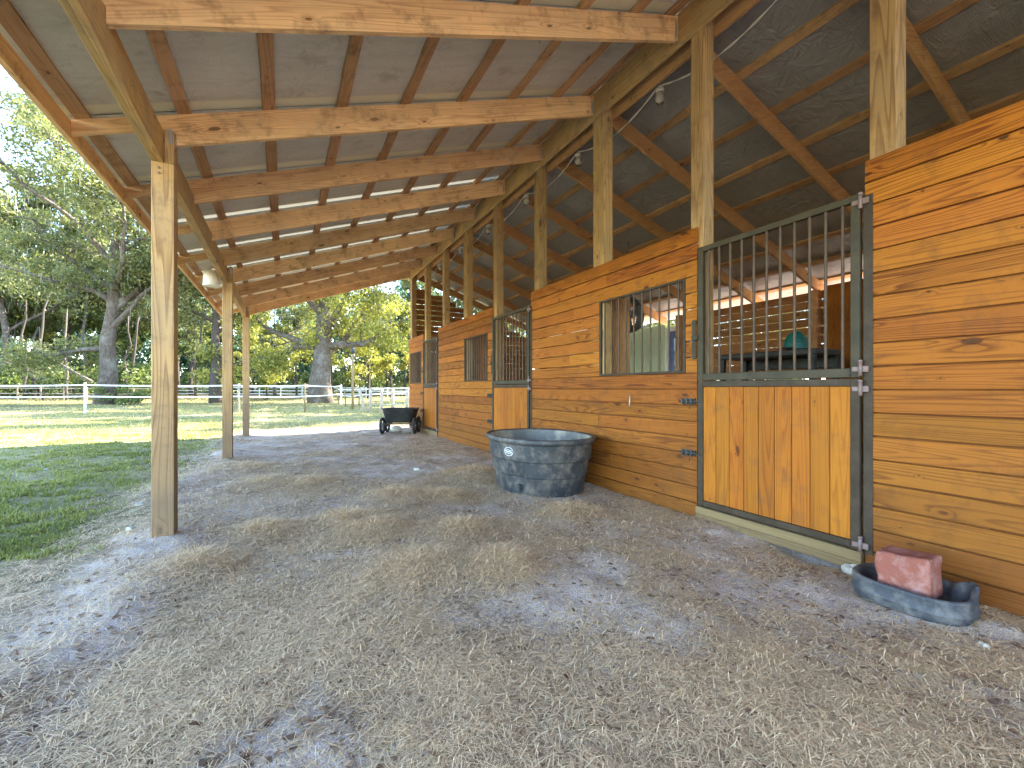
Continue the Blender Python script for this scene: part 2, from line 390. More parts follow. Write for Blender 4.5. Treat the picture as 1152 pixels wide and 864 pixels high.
edge = k.math('ADD', sp.outputs[0], k.math('MULTIPLY', n1, 1.6)); edge = k.math('ADD', edge, k.math('MULTIPLY', n2, .9))
gm = k.ramp(k.math('MULTIPLY_ADD', edge, -.9, .25, clamp=True), (.1, 0), (.4, 1))
ym = k.ramp(k.math('MULTIPLY_ADD', k.math('ADD', sp.outputs[1], k.math('MULTIPLY', n1, 3.0)), .5, -7.3, clamp=True), (0, 0), (1, 1))
c = k.mix(k.math('MAXIMUM', gm, ym), c, gr)
wf = k.ramp(k.math('MULTIPLY_ADD', k.math('ADD', k.math('MULTIPLY', sp.outputs[0], -.25), sp.outputs[1]), .1, -3.6, clamp=True), (0, 0), (1, 1)); c = k.mix(wf, c, (.10, .075, .045))
k.base(c, .95, .1); k.bump(k.math('ADD', n3, k.math('MULTIPLY', n2, 1.5)), .7, .02)
g = np_mesh('ground', np.stack([GX.ravel(), GY.ravel(), GZ.ravel()], -1), q, 4, k.m, smooth=True)
tag(g, 'grey sandy barnyard ground running out into the grassy paddock', None, kind='structure')

# ---- strips lying on the ground (straw, grass)
def strips(name, mat, X, Y, L, wd, yaw, pitch, bend, tone, lift=0.0, mirror=None):
    n = len(X); Z = ground_z(X, Y)+lift
    dx = np.cos(yaw)*np.cos(pitch); dy = np.sin(yaw)*np.cos(pitch); dz = np.sin(pitch)
    sx = -np.sin(yaw); sy = np.cos(yaw)
    P0 = np.stack([X, Y, Z], -1); D = np.stack([dx, dy, dz], -1); Sd = np.stack([sx, sy, np.zeros(n)], -1)*wd[:, None]/2
    M1 = P0+D*L[:, None]*.5+np.stack([sx*bend*L*.25, sy*bend*L*.25, np.abs(bend)*L*.1], -1)
    D2 = D.copy(); D2[:, 2] -= np.abs(bend)*.8
    P2 = M1+D2*L[:, None]*.5
    V = np.empty((n, 6, 3)); V[:, 0] = P0-Sd; V[:, 1] = P0+Sd; V[:, 2] = M1-Sd*.9; V[:, 3] = M1+Sd*.9; V[:, 4] = P2-Sd*.3; V[:, 5] = P2+Sd*.3
    b = np.arange(n)[:, None]*6
    fc = np.concatenate([b+np.array([[0, 1, 3, 2]]), b+np.array([[2, 3, 5, 4]])], 1).reshape(-1)
    return np_mesh(name, V.reshape(-1, 3), fc, 4, mat, np.repeat(tone, 2))
def sample_view(n, x0, x1, d0, d1, power=1.0):
    d = d0*(d1/d0)**(RNG.random(n)**power); px = RNG.uniform(x0, x1, n)
    X = (px-VX)*d*CT/F; return X, (d-X*ST)/CT
def bare(X, Y):               # trodden sand along the stall wall and at the near left
    b = 1-.85*np.clip(1.25-np.abs(X-2.35-.35*np.sin(Y*1.7))/.75, 0, 1)*np.clip((4.3-Y)/1.2, 0, 1)*np.clip(fbm(X*2.2, Y*2.2, 3)*2.4-.5, 0, 1)
    return b*(1-.7*np.clip((fbm(X*.8+31, Y*.8+12, 3)-.52)*8, 0, 1))
# straw
X, Y = sample_view(640000, -30, 1200, 1.15, 14, .8)
dens = np.clip(fbm(X*1.3+3, Y*1.3, 4)-.30, .03, 1)*3.4*bare(X, Y)
for hx, hy, hr, hh in HEAPS: dens = dens+.9*np.exp(-(((X-hx)**2+(Y-hy)**2)/(hr*1.2)**2))
keep = (RNG.random(len(X)) < np.clip(dens, .05, 1)) & (X > -1.5-.6*vn(Y, X)) & (X < W-.03) & (Y < 13)
keep &= ~((X < -.6) & (RNG.random(len(X)) < .6))
X = X[keep]; Y = Y[keep]; n = len(X); dd = X*ST+Y*CT
hp = np.zeros(n)
for hx, hy, hr, hh in HEAPS: hp = np.maximum(hp, np.exp(-(((X-hx)**2+(Y-hy)**2)/hr**2)))
pit = np.abs(RNG.normal(0, .10, n))+hp*np.abs(RNG.normal(0, .2, n))
o = strips('straw', M['straw'], X, Y, RNG.uniform(.02, .075, n)*(1+hp*1.2)*(1+dd*.05), (.0014+.00055*dd)*RNG.uniform(.6, 1.3, n), RNG.uniform(0, 6.28, n), pit, RNG.normal(0, .35, n),
           np.clip(RNG.normal(.48, .24, n)+hp*.15, 0, 1), .003+RNG.random(n)*.006+hp*RNG.random(n)*.045)
ST1 = o
tag(o, 'loose tan straw and hay scattered over the sandy ground', None, kind='stuff')
# coarser bright stems lying on top, joined to the same litter
X, Y = sample_view(170000, -30, 1200, 1.15, 13.5, .85)
dens = (np.clip(fbm(X*1.3+3, Y*1.3, 4)-.33, 0, 1)*3.2)*bare(X, Y)+.04
for hx, hy, hr, hh in HEAPS: dens = dens+1.0*np.exp(-(((X-hx)**2+(Y-hy)**2)/(hr*1.3)**2))
keep = (RNG.random(len(X)) < np.clip(dens, .05, 1)) & (X > -1.3-.5*vn(Y, X)) & (X < W-.05) & (Y < 13); X = X[keep]; Y = Y[keep]; n = len(X); dd = X*ST+Y*CT
hp = np.zeros(n)
for hx, hy, hr, hh in HEAPS: hp = np.maximum(hp, np.exp(-(((X-hx)**2+(Y-hy)**2)/hr**2)))
o2 = strips('hay_stems', M['straw'], X, Y, RNG.uniform(.02, .085, n)*(1+.04*dd), (.0011+.0007*dd)*RNG.uniform(.7, 1.4, n), RNG.uniform(0, 6.28, n), RNG.normal(0, .13, n), RNG.normal(0, .45, n), np.clip(RNG.normal(.82, .16, n), 0, 1), .008+RNG.random(n)*.01+hp*RNG.random(n)*.06)
tag(o2, 'longer pale hay stems lying on top of the straw litter', None, kind='stuff')
# small dead leaves
X, Y = sample_view(6500, -60, 1190, 1.3, 14); kk = (X < W-.05) & (Y < 13); X = X[kk]; Y = Y[kk]; n = len(X)
o = strips('leaf_litter', M['dead_leaf'], X, Y, RNG.uniform(.015, .05, n), RNG.uniform(.008, .028, n), RNG.uniform(0, 6.28, n), RNG.normal(0, .3, n), RNG.normal(0, .5, n), RNG.random(n), .006)
tag(o, 'small brown fallen leaves lying on the sandy ground', None, kind='stuff')
# grass of the near shaded lawn, then the paddock
X, Y = sample_view(430000, -40, 330, 3.0, 17)
ed = -.70-.75*fbm(X*.9, Y*.9, 3)-.35*vn(X*4, Y*4)+.35*np.clip((Y-6)/5, 0, 1)
dens = np.clip((.5*fbm(X*1.7, Y*1.7, 4)+.5*fbm(X*7+7, Y*7, 3)-.475)*5.0, .05, 1)
kk = (X < ed) & (RNG.random(len(X)) < dens*np.clip((ed-X)/1.3, .06, 1)); X = X[kk]; Y = Y[kk]; n = len(X); dd = X*ST+Y*CT
h = RNG.uniform(.012, .045, n)*(.3+1.4*fbm(X*5+7, Y*5, 3))
o = strips('grass', M['grass'], X, Y, h*1.3, (.004+.0009*dd)*RNG.uniform(.7, 1.5, n), RNG.uniform(0, 6.28, n), RNG.uniform(.25, 1.4, n), RNG.normal(0, .5, n), np.clip(RNG.normal(.45, .25, n)+(fbm(X*.8, Y*.8, 3)-.5), 0, 1))
tag(o, 'short green grass growing beside the open side of the barn', None, kind='stuff')
X, Y = sample_view(190000, -60, 500, 11, 55)
kk = ((X < -1.0) | (Y > 14.2)) & (RNG.random(len(X)) < np.clip((fbm(X*.7, Y*.7, 4)-.28)*3, .1, 1)); X = X[kk]; Y = Y[kk]; n = len(X); dd = X*ST+Y*CT
o = strips('paddock_grass', M['sunlit_grass'], X, Y, RNG.uniform(.05, .12, n)*(.7+dd*.012), .006*(dd/9)*RNG.uniform(.7, 1.4, n), RNG.uniform(0, 6.28, n), RNG.uniform(.3, 1.3, n), RNG.normal(0, .5, n), np.clip(RNG.normal(.7, .25, n), 0, 1))
tag(o, 'sunlit yellowish grass of the fenced paddock', None, kind='stuff')

# ------------------------------------------------------------------ the barn
barn = thing('barn', 'open sided timber horse barn with orange board stalls and a sloping shed roof', 'barn', (0, 0, 0))
SL = .348; ZR = 4.53                     # rafter slope; underside at X = W-.04
XR = W-.04; RH = .24                     # rafter depth
def zb(x): return ZR+SL*(x-XR)           # porch rafter underside
XI = W+.18                               # inner rafters start
def zi(x): return ZR-.02-SL*(x-XI)       # inner rafter underside
RAF_Y = [-.77, .48, 1.73, 2.98, 4.26, 5.44, 6.67, 7.93, 9.19, 10.46, 11.80, 13.06]
HX0, HX1 = -.893, -.817                  # header plies
HZ0, HZ1 = 2.93, 3.17
EX = -1.36                               # tail ends
t_ = .038
def extrude_y(mb, pts, y0, y1, tone=None):      # polygon in XZ extruded along Y; grain along X
    if tone is None: tone = random.random()
    ou, ov = random.uniform(0, 40), random.uniform(0, 40)
    a = [(x, y0, z) for x, z in pts]; b = [(x, y1, z) for x, z in pts]
    mb.face(a, [(ou+x, ov+z-SL*x) for x, z in pts], tone)
    mb.face(b[::-1], [(ou+9+x, ov+z-SL*x) for x, z in pts[::-1]], tone)
    for i in range(len(pts)):
        j = (i+1) % len(pts); L = pts[i][0]; L2 = pts[j][0]
        mb.face([b[i], b[j], a[j], a[i]], [(ou+L, ov+3), (ou+L2, ov+3), (ou+L2, ov+3+y1-y0), (ou+L, ov+3+y1-y0)], tone)
for i, y in enumerate(RAF_Y):
    mb = MB(); j = random.uniform(-.004, .004)
    top = lambda x: zb(x)+RH
    tb = .105
    pts = [(XR-.003, zb(XR)+j), (XR-.003, top(XR)), (EX, top(EX)), (EX, top(EX)-tb), (HX0-.002, top(HX0)-tb), (HX0-.002, HZ1+.002), (HX1+.002, HZ1+.002), (HX1+.002, zb(HX1)+j)]
    extrude_y(mb, pts, y-t_/2, y+t_/2, random.random())
    mb.build('rafter', M['rafter'], barn, .003)
    mb = MB(); x1 = XB+.35
    pts = [(XI+.002, zi(XI)), (XI+.002, zi(XI)+.2), (x1, zi(x1)+.2), (x1, zi(x1))]
    extrude_y(mb, pts[::-1], y-t_/2, y+t_/2)
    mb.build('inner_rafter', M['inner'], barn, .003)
    mb = MB(); yy = y-t_/2-.002
    for (xx, zz) in ((XR-.012, zb(XR)),):
        mb.box(xx-.03, xx-.006, yy-.002, yy, zz+.01, zz+.17); mb.box(xx-.045, xx-.004, y-t_/2-.003, y+t_/2+.003, zz-.006, zz-.002)
    mb.build('rafter_hanger', M['galv'], barn)
Y0 = -3.0; Y1 = YE+.1
for x0, ov in ((HX0, 0), (HX0+.0385, .004)):
    for (a, b) in ((Y0, 4.25), (4.253, 12.33), (12.333, Y1)):
        mb = MB(); mb.board((x0+.0185, a, (HZ0+HZ1)/2-ov), (x0+.0185, b, (HZ0+HZ1)/2-ov), (0, 0, HZ1-HZ0), (.037, 0, 0)); mb.build('header_beam', M['treated'], barn, .003)
# fascia and plate beams
def beamY(name, x0, x1, z0, z1, mat, joints=()):
    ys = [Y0]+list(joints)+[Y1]
    for a, b in zip(ys[:-1], ys[1:]):
        mb = MB(); mb.board(((x0+x1)/2, a, (z0+z1)/2), ((x0+x1)/2, b-.003, (z0+z1)/2), (0, 0, z1-z0), (x1-x0, 0, 0)); mb.build(name, M[mat], barn, .003)
ze = zb(EX)+RH
beamY('fascia_board', EX-.04, EX-.002, ze-.135, ze-.004, 'rafter', (3.1, 8.2))
beamY('ridge_beam', XR+.002, W-.002, 4.485, 4.80, 'treated', (1.35, 4.24, 8.63))
beamY('inner_ridge_beam', W+.142, W+.178, 4.47, 4.74, 'inner', (2.78, 7.14, 11.5))
# purlins
def purl(name, x, z, sl, mat):
    for a, b in ((Y0, 3.6+random.uniform(-1, 1)), (None, Y1)):
        if a is None: a = last+.003
        last = b
        mb = MB(); mb.board((x, a, z), (x, b, z), (.089, 0, .089*sl), (-.038*sl, 0, .038)); mb.build(name, M[mat], barn, .002)
px_list = [-1.30, -.702, -.117, .468, 1.05, 1.64, 2.22, 2.81, 3.25]
for x in px_list: purl('purlin', x, zb(x)+RH+.021, SL, 'purlin')
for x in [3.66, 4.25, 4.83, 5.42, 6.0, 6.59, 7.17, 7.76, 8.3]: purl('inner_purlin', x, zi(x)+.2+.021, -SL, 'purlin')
# roof sheets: facing below, metal above
def sheet(name, x0, z0, x1, z1, ya, yb, mat, wob=.012, nx=24, ny=20, thick=0.0):
    xs = np.linspace(0, 1, nx+1); ys = np.linspace(ya, yb, ny+1); V = []
    for a in xs:
        for y in ys:
            X_ = x0+(x1-x0)*a; Z_ = z0+(z1-z0)*a
            w_ = -wob*float(vn(X_*3.1+9, y*3.7+4))*2*min(1, (y-ya)*8+.2, (yb-y)*8+.2) if wob else 0
            V.append((X_, y, Z_+w_))
    Fc = [(i*(ny+1)+j, (i+1)*(ny+1)+j, (i+1)*(ny+1)+j+1, i*(ny+1)+j+1) for i in range(nx) for j in range(ny)]
    mb = MB(); mb.raw(V, Fc, lambda i, p: (p[0], p[1]), .5, True); o = mb.build(name, mat, barn)
    if thick:
        s_ = o.modifiers.new('solid', 'SOLIDIFY'); s_.thickness = thick; s_.offset = 1 if name != 'x' else 0
    return o
LIFT = RH+.047
lapw = .11
for i, y in enumerate([-2.9]+RAF_Y):
    ya = y if i == 0 else y+.02
    yb = (RAF_Y[i] if i < len(RAF_Y) else Y1+.05)
    far = i < len(RAF_Y)
    ym_ = yb-lapw if far else yb
    sheet('roof_facing', EX-.06, zb(EX-.06)+LIFT, W-.01, zb(W-.01)+LIFT, ya, ym_, M['film'], .014)
    if far: sheet('roof_lap', EX-.06, zb(EX-.06)+LIFT+.004, W-.01, zb(W-.01)+LIFT+.004, ym_, yb+.02, M['lap'], .006, 24, 4)
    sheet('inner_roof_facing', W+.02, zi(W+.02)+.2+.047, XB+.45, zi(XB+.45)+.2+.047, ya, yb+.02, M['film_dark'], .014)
mb = MB(); xr = (W+.03); zt = zb(xr)+LIFT+.05
def roofslab(x0, z0, x1, z1, ya, yb):
    mb = MB(); mb.board((x0, (ya+yb)/2, z0), (x1, (ya+yb)/2, z1), (0, yb-ya, 0), (0, 0, .012)); return mb
for i in range(len(RAF_Y)+1):
    ya = Y0-.1 if i == 0 else RAF_Y[i-1]+.03
    yb = (RAF_Y[i]-lapw+.02 if RAF_Y[i] > 6 else RAF_Y[i]+.027) if i < len(RAF_Y) else Y1+.12  # metal left open over the far laps only, added so daylight brightens them
    roofslab(EX-.12, zb(EX-.12)+LIFT+.03, W+.05, zb(W+.05)+LIFT+.03, ya, yb).build('roof_panel', M['roof_metal'], barn)
roofslab(W+.052, zi(W+.05)+.2+.08, XB+.6, zi(XB+.6)+.2+.08, Y0-.1, Y1+.12).build('inner_roof_panel', M['roof_metal'], barn)
mb = MB(); mb.board((W+.05, Y0-.1, zb(W+.05)+LIFT+.052), (W+.05, Y1+.12, zb(W+.05)+LIFT+.052), (.5, 0, 0), (0, 0, .01)); mb.build('ridge_cap', M['roof_metal'], barn)

# posts
for yy in (4.18, 8.43, 12.3):
    mb = MB(); mb.board((-.893+.07, yy+.07, -.4), (-.893+.07, yy+.07, 3.02), (.14, 0, 0), (0, .14, 0)) if False else None
    # shoulder: the post carries the header in a notch on its outer side
    mb.board((HX0+.07, yy+.07, -.4), (HX0+.07, yy+.07, HZ0-.003), (.14, 0, 0), (0, .14, 0), .45)
    mb.board((HX1+.034, yy+.07, HZ0-.002), (HX1+.034, yy+.07, zb(HX1)+.1), (.062, 0, 0), (0, .138, 0), .45)
    mb.build('porch_post', M['post'], barn, .006, 2)
    mb = MB(); mb.box(HX1+.03, HX1+.055, yy-.004, yy-.001, HZ1-.09, HZ1+.02); mb.box(HX1+.0655, HX1+.068, yy+.02, yy+.06, HZ1-.1, HZ1-.01); mb.build('tie_plate', M['galv'], barn)
    mb = MB()
    for bz in (HZ0-.05, HZ0-.09): mb.tube([(HX0+.05, yy-.008, bz), (HX0+.05, yy+.001, bz)], .009, 6)
    mb.build('bolt_heads', M['hinge'], barn)
PY = [(1.44, .14), (2.85, .14), (4.31, .20), (5.74, .14), (7.21, .14), (8.70, .20), (10.10, .14), (11.60, .14), (13.12, .18), (-.05, .14), (-1.5, .14)]
for yf, wd in PY:
    mb = MB(); mb.board((W+wd/2*0+.07, yf-wd/2, -.4), (W+.07, yf-wd/2, 4.72), (.139, 0, 0), (0, wd, 0)); mb.build('barn_post', M['post'], barn, .005, 2)
for yf in (1.44, 4.31, 7.21, 10.1, 13.12):
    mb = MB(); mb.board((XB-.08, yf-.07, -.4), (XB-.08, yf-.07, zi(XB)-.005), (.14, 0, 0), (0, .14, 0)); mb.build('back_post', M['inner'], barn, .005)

# board walls
BP = .1497; GAP = .011
def board_panel(y0, y1, z1, holes=(), name='board_wall', mat='stain', zlow=.012):
    mb = MB(); nb = int(round(z1/BP))
    for b in range(nb):
        za = b*BP+zlow*(b == 0); zc = (b+1)*BP-GAP
        segs = [(y0, y1)]
        L = y1-y0
        if L > 2.2 and random.random() < .35: c = y0+random.uniform(.3, .7)*L; segs = [(y0, c-.001), (c+.001, y1)]
        for (ha, hb, hz0, hz1) in holes:
            if zc > hz0+.02 and za < hz1-.02:
                ns = []
                for a, c in segs:
                    if a < ha: ns.append((a, min(c, ha)))
                    if c > hb: ns.append((max(a, hb), c))
                segs = ns
        for a, c in segs:
            if c-a < .01: continue
            j = random.uniform(-.0015, .0015); tl = random.uniform(-.0015, .0015)
            mb.board((W-.0125+j, a, (za+zc)/2+tl), (W-.0125+j, c, (za+zc)/2-tl), (0, 0, zc-za), (.022, 0, 0))
            if b < nb-1 and not (holes and len(segs) > 1 and za > 1.2): mb.board((W-.0035, a+.004, zc+GAP/2), (W-.0035, c-.004, zc+GAP/2), (0, 0, .026), (.004, 0, 0), 1.6)
    return mb.build(name, M[mat], barn, .004, 1)
ZT = 18*BP
WZ0, WZ1 = 9*BP, 15*BP
wins = [(2.89, 4.16), (7.41, 8.60), (11.86, 13.02)]
board_panel(-3.0, 1.455, ZT)
board_panel(2.76, 5.80, ZT, [(wins[0][0], wins[0][1], WZ0, WZ1)])
board_panel(7.20, 10.37, ZT, [(wins[1][0], wins[1][1], WZ0, WZ1)])
board_panel(11.64, YE, ZT, [(wins[2][0], wins[2][1], WZ0, WZ1)])
for a, b in ((-3, 1.45), (2.77, 5.8), (7.2, 10.37), (11.65, YE)):
    mb = MB(); mb.board((W-.004, a, -.035), (W-.004, b, -.035), (0, 0, .088), (.045, 0, 0)); mb.build('base_board', M['sill'], barn, .003)
# wall windows
for (a, b) in wins:
    wv = thing('x', 'x', 'x'); bpy.data.objects.remove(wv)
    fr = MB(); s = .03
    fr.box(W-.03, W+.005, a+.001, a+s, WZ0+.001, WZ1-.001); fr.box(W-.03, W+.005, b-s, b-.001, WZ0+.001, WZ1-.001)
    fr.box(W-.028, W+.003, a+s, b-s, WZ0+.001, WZ0+.025); fr.box(W-.028, W+.003, a+s, b-s, WZ1-.025, WZ1-.001)
    wo = fr.build('window', M['steel'], barn, .003)
    n = 10
    for i in range(n):
        y = a+s+(b-a-2*s)*(i+.5)/n
        mb = MB(); mb.tube([(W-.014, y, WZ0+.02), (W-.014, y, WZ1-.02)], .0095, 8, False); mb.build('bar', M['bars'], wo)
# doors
def stall_door(a, b, full):
    z0, zm0, zm1, z1 = .14, 1.215, 1.335, 2.48; xo, xi = W-.048, W-.004
    door = link(bpy.data.objects.new('stall_door', None)); door.parent = barn; door.empty_display_size = .1
    s = .052; zs = 1.272
    fr = MB()
    fr.box(xo, xi, a, a+s, z0, zs-.006); fr.box(xo, xi, b-s, b, z0, zs-.006)
    fr.box(xo+.002, xi-.001, a+s, b-s, z0+.001, z0+.05); fr.box(xo+.002, xi-.001, a+s, b-s, zm0, zs-.007)
    fr.build('lower_frame', M['steel'], door, .004)
    fr = MB()
    fr.box(xo, xi, a, a+s, zs, z1); fr.box(xo, xi, b-s, b, zs, z1)
    fr.box(xo+.002, xi-.001, a+s, b-s, z1-.048, z1-.001); fr.box(xo+.002, xi-.001, a+s, b-s, zs+.001, zm1)
    fr.build('grille_frame', M['green_steel'], door, .004)
    n = 9; pw = (b-a-2*s)/n; mb = MB()
    for i in range(n):
        y = a+s+pw*(i+.5); mb.board((xo+.022, y, z0+.052), (xo+.022, y, zm0-.002), (0, pw-.0045, 0), (.022, 0, 0))
    mb.build('plank_panel', M['door_wood'], door, .003)
    nb = 11
    for i in range(nb):
        y = a+s+(b-a-2*s)*(i+.5)/nb
        mb = MB(); mb.tube([(xo+.02, y, zm1-.01), (xo+.02, y, z1-.04)], .0105, 8, False); mb.build('grille_bar', M['bars'], door)
    # hinges on the near jamb
    jb = MB(); jb.box(W-.030, W-.0245, a-.066, a-.014, z0-.02, z1-.02); jb.build('jamb_plate', M['steel'], door, .002)
    for z in (z0+.035, zs-.075, zs+.055, z1-.06):
        mb = MB(); mb.tube([(W-.052, a-.007, z-.045), (W-.052, a-.007, z+.045)], .012, 10); mb.box(W-.05, W-.031, a-.05, a-.012, z-.02, z+.02); mb.box(W-.056, W-.049, a-.002, a+.04, z-.016, z+.016)
        mb.tube([(W-.052, a-.007, z+.045), (W-.052, a-.007, z+.06)], .015, 8)
        mb.build('hinge', M['hinge'], door, .002)
    for z in (1.08, .60):
        mb = MB(); yb = b+.035
        mb.box(W-.040, W-.0245, yb, yb+.15, z-.028, z+.028); mb.tube([(W-.05, b-.03, z), (W-.05, yb+.17, z)], .009, 8)
        for dy in (.02, .07, .125): mb.box(W-.062, W-.040, yb+dy, yb+dy+.018, z-.020, z+.020)
        mb.tube([(W-.05, yb+.095, z), (W-.085, yb+.095, z-.035)], .007, 8); mb.tube([(W-.05, yb+.05, z-.01), (W-.052, yb+.05, z-.07)], .005, 6)
        mb.build('latch', M['black'], door, .002)
    mb = MB(); mb.box(W-.035, W-.0245, b+.03, b+.075, 1.47, 1.83); mb.box(W-.062, W-.035, b-.01, b+.06, 1.64, 1.68); mb.tube([(W-.07, b+.0, 1.66), (W-.045, b+.0, 1.66)], .013, 8)
    mb.build('strike_plate', M['green_steel'], door, .002)
    return door
stall_door(1.475, 2.735, True); stall_door(5.83, 7.17, True); stall_door(10.4, 11.62, True)
for a, b in ((1.462, 2.755), (5.81, 7.19), (10.38, 11.63)):
    for z0, z1, x0 in ((.062, .128, W-.055), (.0, .06, W-.050)):
        mb = MB(); mb.board((x0+.045, a, (z0+z1)/2), (x0+.045, b, (z0+z1)/2), (0, 0, z1-z0), (.09, 0, 0)); mb.build('door_sill', M['sill'], barn, .004)
# nails / hooks on the second wall
mb = MB(); y = yaw_at(711, W-.03); mb.tube([(W-.024, y, 1.13), (W-.06, y, 1.12), (W-.065, y, 1.02), (W-.05, y, .99)], .006, 6); mb.build('wall_hook', M['galv'], barn)

# back wall with gaps, near and far gable ends
def gap_wall(name, mk, nb, pitch, gapf, mat):
    mb = MB()
    for b in range(nb):
        for seg in mk(b): mb.board(*seg)
    return mb.build(name, M[mat], barn, .003)
mb = MB(); z = 0
while z < 2.80:
    g = .005 if random.random() < .7 else .011
    h = .145
    for a, c in ((-3, 1.40), (1.404, 4.30), (4.304, 7.20), (8.75, YE)) if z > .2 else ((-3, YE),):
        a = max(a, -3); mb.board((XB+.012, a, z+h/2), (XB+.012, c, z+h/2), (0, 0, h), (.022, 0, 0))
    z += h+g
mb.build('back_wall', M['back'], barn)
# pale sheet and blue back door in the back wall
ya, yb = yaw_at(749, XB)+.0, yaw_at(706, XB)
mb = MB()
yy = ya
while yy < yb+.15:
    mb.box(XB-.004, XB+.016, yy, yy+.17, .02, 2.74, axis=2); mb.box(XB-.012, XB-.004, yy+.06, yy+.10, .02, 2.74, axis=2); yy += .172
mb.build('green_wall_sheet', M['green_panel'], barn, .002)
bd = link(bpy.data.objects.new('back_door', None)); bd.parent = barn
da, db = yaw_at(776, XB), yaw_at(750, XB)
mb = MB(); mb.box(XB-.03, XB+.02, da, db, .05, 2.62, axis=2); mb.build('door_leaf', M['blue_door'], bd, .004)
mb = MB(); mb.box(XB-.05, XB-.031, db-.14, db, .05, 2.66, axis=2); mb.box(XB-.05, XB-.031, da, db-.142, 2.56, 2.66); mb.build('door_trim', M['white_paint'], bd, .003)
mb = MB()
for i in range(3):
    mb.box(XB-.04, XB-.032, da+.12, db-.26, 1.35+i*.36, 1.67+i*.36)
mb.build('pane', M['dark_glass'], bd, .002)
mb = MB(); mb.tube([(XB-.04, db-.2, 1.35), (XB-.1, db-.2, 1.3), (XB-.1, db-.2, 1.15), (XB-.04, db-.2, 1.1)], .012, 8); mb.build('handle', M['black'], bd)
# bright plywood sheet standing high on the back wall, by the first stall
pa, pb = yaw_at(985, 7.95), yaw_at(929, 7.95)
mb = MB(); yy = pa
while yy < pb-.02: mb.box(7.94, 7.962, yy, min(yy+.28, pb), .05, 2.90, axis=2); yy += .284
mb.build('plywood_panel', M['door_wood'], barn, .003)
# far gable with gaps
mb = MB(); z = 0
while z < 4.4:
    h = .145; g = .004 if random.random() < .35 else .016
    xe = XB if z < zi(XB)-.15 else XI+(ZR-.02-(z+h+.12))/SL
    if xe > W+.3: mb.board((W+.15, YE-.02, z+h/2), (min(xe, XB), YE-.02, z+h/2), (0, 0, h), (0, .022, 0))
    z += h+g
mb.build('gable_wall', M['back'], barn)
mb = MB(); z = 0
while z < 4.3:
    h = .146
    xe = XB if z < zi(XB)-.1 else XI+(ZR-.02-(z+h+.02))/SL
    if xe > W+.3: mb.board((W+.15, -2.9, z+h/2), (min(xe, XB), -2.9, z+h/2), (0, 0, h), (0, .022, 0))
    z += h+.004
mb.build('near_gable_wall', M['back'], barn)
# stall partitions: low boards and a tall stub of upright boards by the front post
for yp in (4.34, 8.73):
    mb = MB()
    for i in range(8): mb.board((W+.15, yp, i*.15+.08), (XB-.16, yp, i*.15+.08), (0, 0, .146), (0, .035, 0))
    mb.build('partition', M['back'], barn, .003)
    mb = MB()
    for i in range(4): mb.board((W+.21+i*.125, yp+.03, .02), (W+.21+i*.125, yp+.03, 2.5), (.12, 0, 0), (0, .022, 0))
    mb.build('partition_upright', M['inner'], barn, .003)

# ------------------------------------------------------------------ lights, cord
cordpts = []
BY = [3.49, 4.99, 6.47, 8.04, 9.6, 11.1]
BX = 3.66
for y in BY:
    L = thing('bulb_light', 'x', 'lamp', (BX, y, 4.43), 0, 'jar lights along the ridge beam')
    mb = MB(); mb.tube([(0, 0, .10), (0, 0, .085), (0, 0, .03), (0, 0, .02)], [.02, .052, .055, .045], 16); mb.build('socket', M['porcelain'], L)
    mb = MB(); mb.tube([(0, 0, .02), (0, 0, 0), (0, 0, -.03), (0, 0, -.07), (0, 0, -.09), (0, 0, -.097)], [.022, .03, .045, .045, .028, .006], 18); mb.build('bulb', M['porcelain'], L)
    mb = MB(); mb.tube([(0, 0, .025), (0, 0, .0), (0, 0, -.09), (0, 0, -.125), (0, 0, -.135)], [.056, .062, .062, .045, .02], 18, False); mb.build('jar', M['glass'], L)
    mb = MB(); mb.tube([(0, 0, .1), (0, 0, (zi(BX)+.2-4.43)/.8)], .006, 6); mb.build('stem', M['galv'], L); L.scale = (.8,)*3
lab = ['white jar light nearest the camera on the cord under the ridge beam', 'second nearest jar light on the cord, in the gap left of the big middle post', 'third nearest jar light on the ridge cord', 'fourth nearest jar light on the ridge cord', 'fifth nearest jar light on the ridge cord', 'farthest jar light on the ridge cord by the far gable']
for o, l in zip([o for o in bpy.data.objects if o.name.startswith('bulb_light')], lab): o['label'] = l
for s_ in (0, 1):
    pts = []
    ys = [-1.5, .5, 2.0]+BY+[12.6]
    for a, b in zip(ys[:-1], ys[1:]):
        for i in range(12):
            u = i/12; y = a+(b-a)*u; ph = y*38+s_*math.pi
            pts.append((BX-.02+.006*math.cos(ph), y, 4.52-.17*4*u*(1-u)+.006*math.sin(ph)))
    if s_ == 0: mbc = MB()
    mbc.tube(pts, .0045, 5)
tag(mbc.build('light_cord', M['rope']), 'twisted white cord looping from light to light under the ridge', 'cord')
wx, wy = gp(240, 7.0)
wl = thing('bucket_lamp', 'white plastic lamp shade hanging outside the header by the second porch post', 'lamp', (HX0-.12, 8.2, 2.80))
mb = MB(); mb.tube([(0, 0, .24), (0, 0, .235), (0, 0, .0), (0, 0, -.005)], [.06, .095, .108, .10], 24); mb.build('shade', M['white_plastic'], wl)
mb = MB(); mb.tube([(0, 0, .24), (0, 0, .3), (.119, 0, .3)], .012, 8); mb.build('bracket', M['galv'], wl)

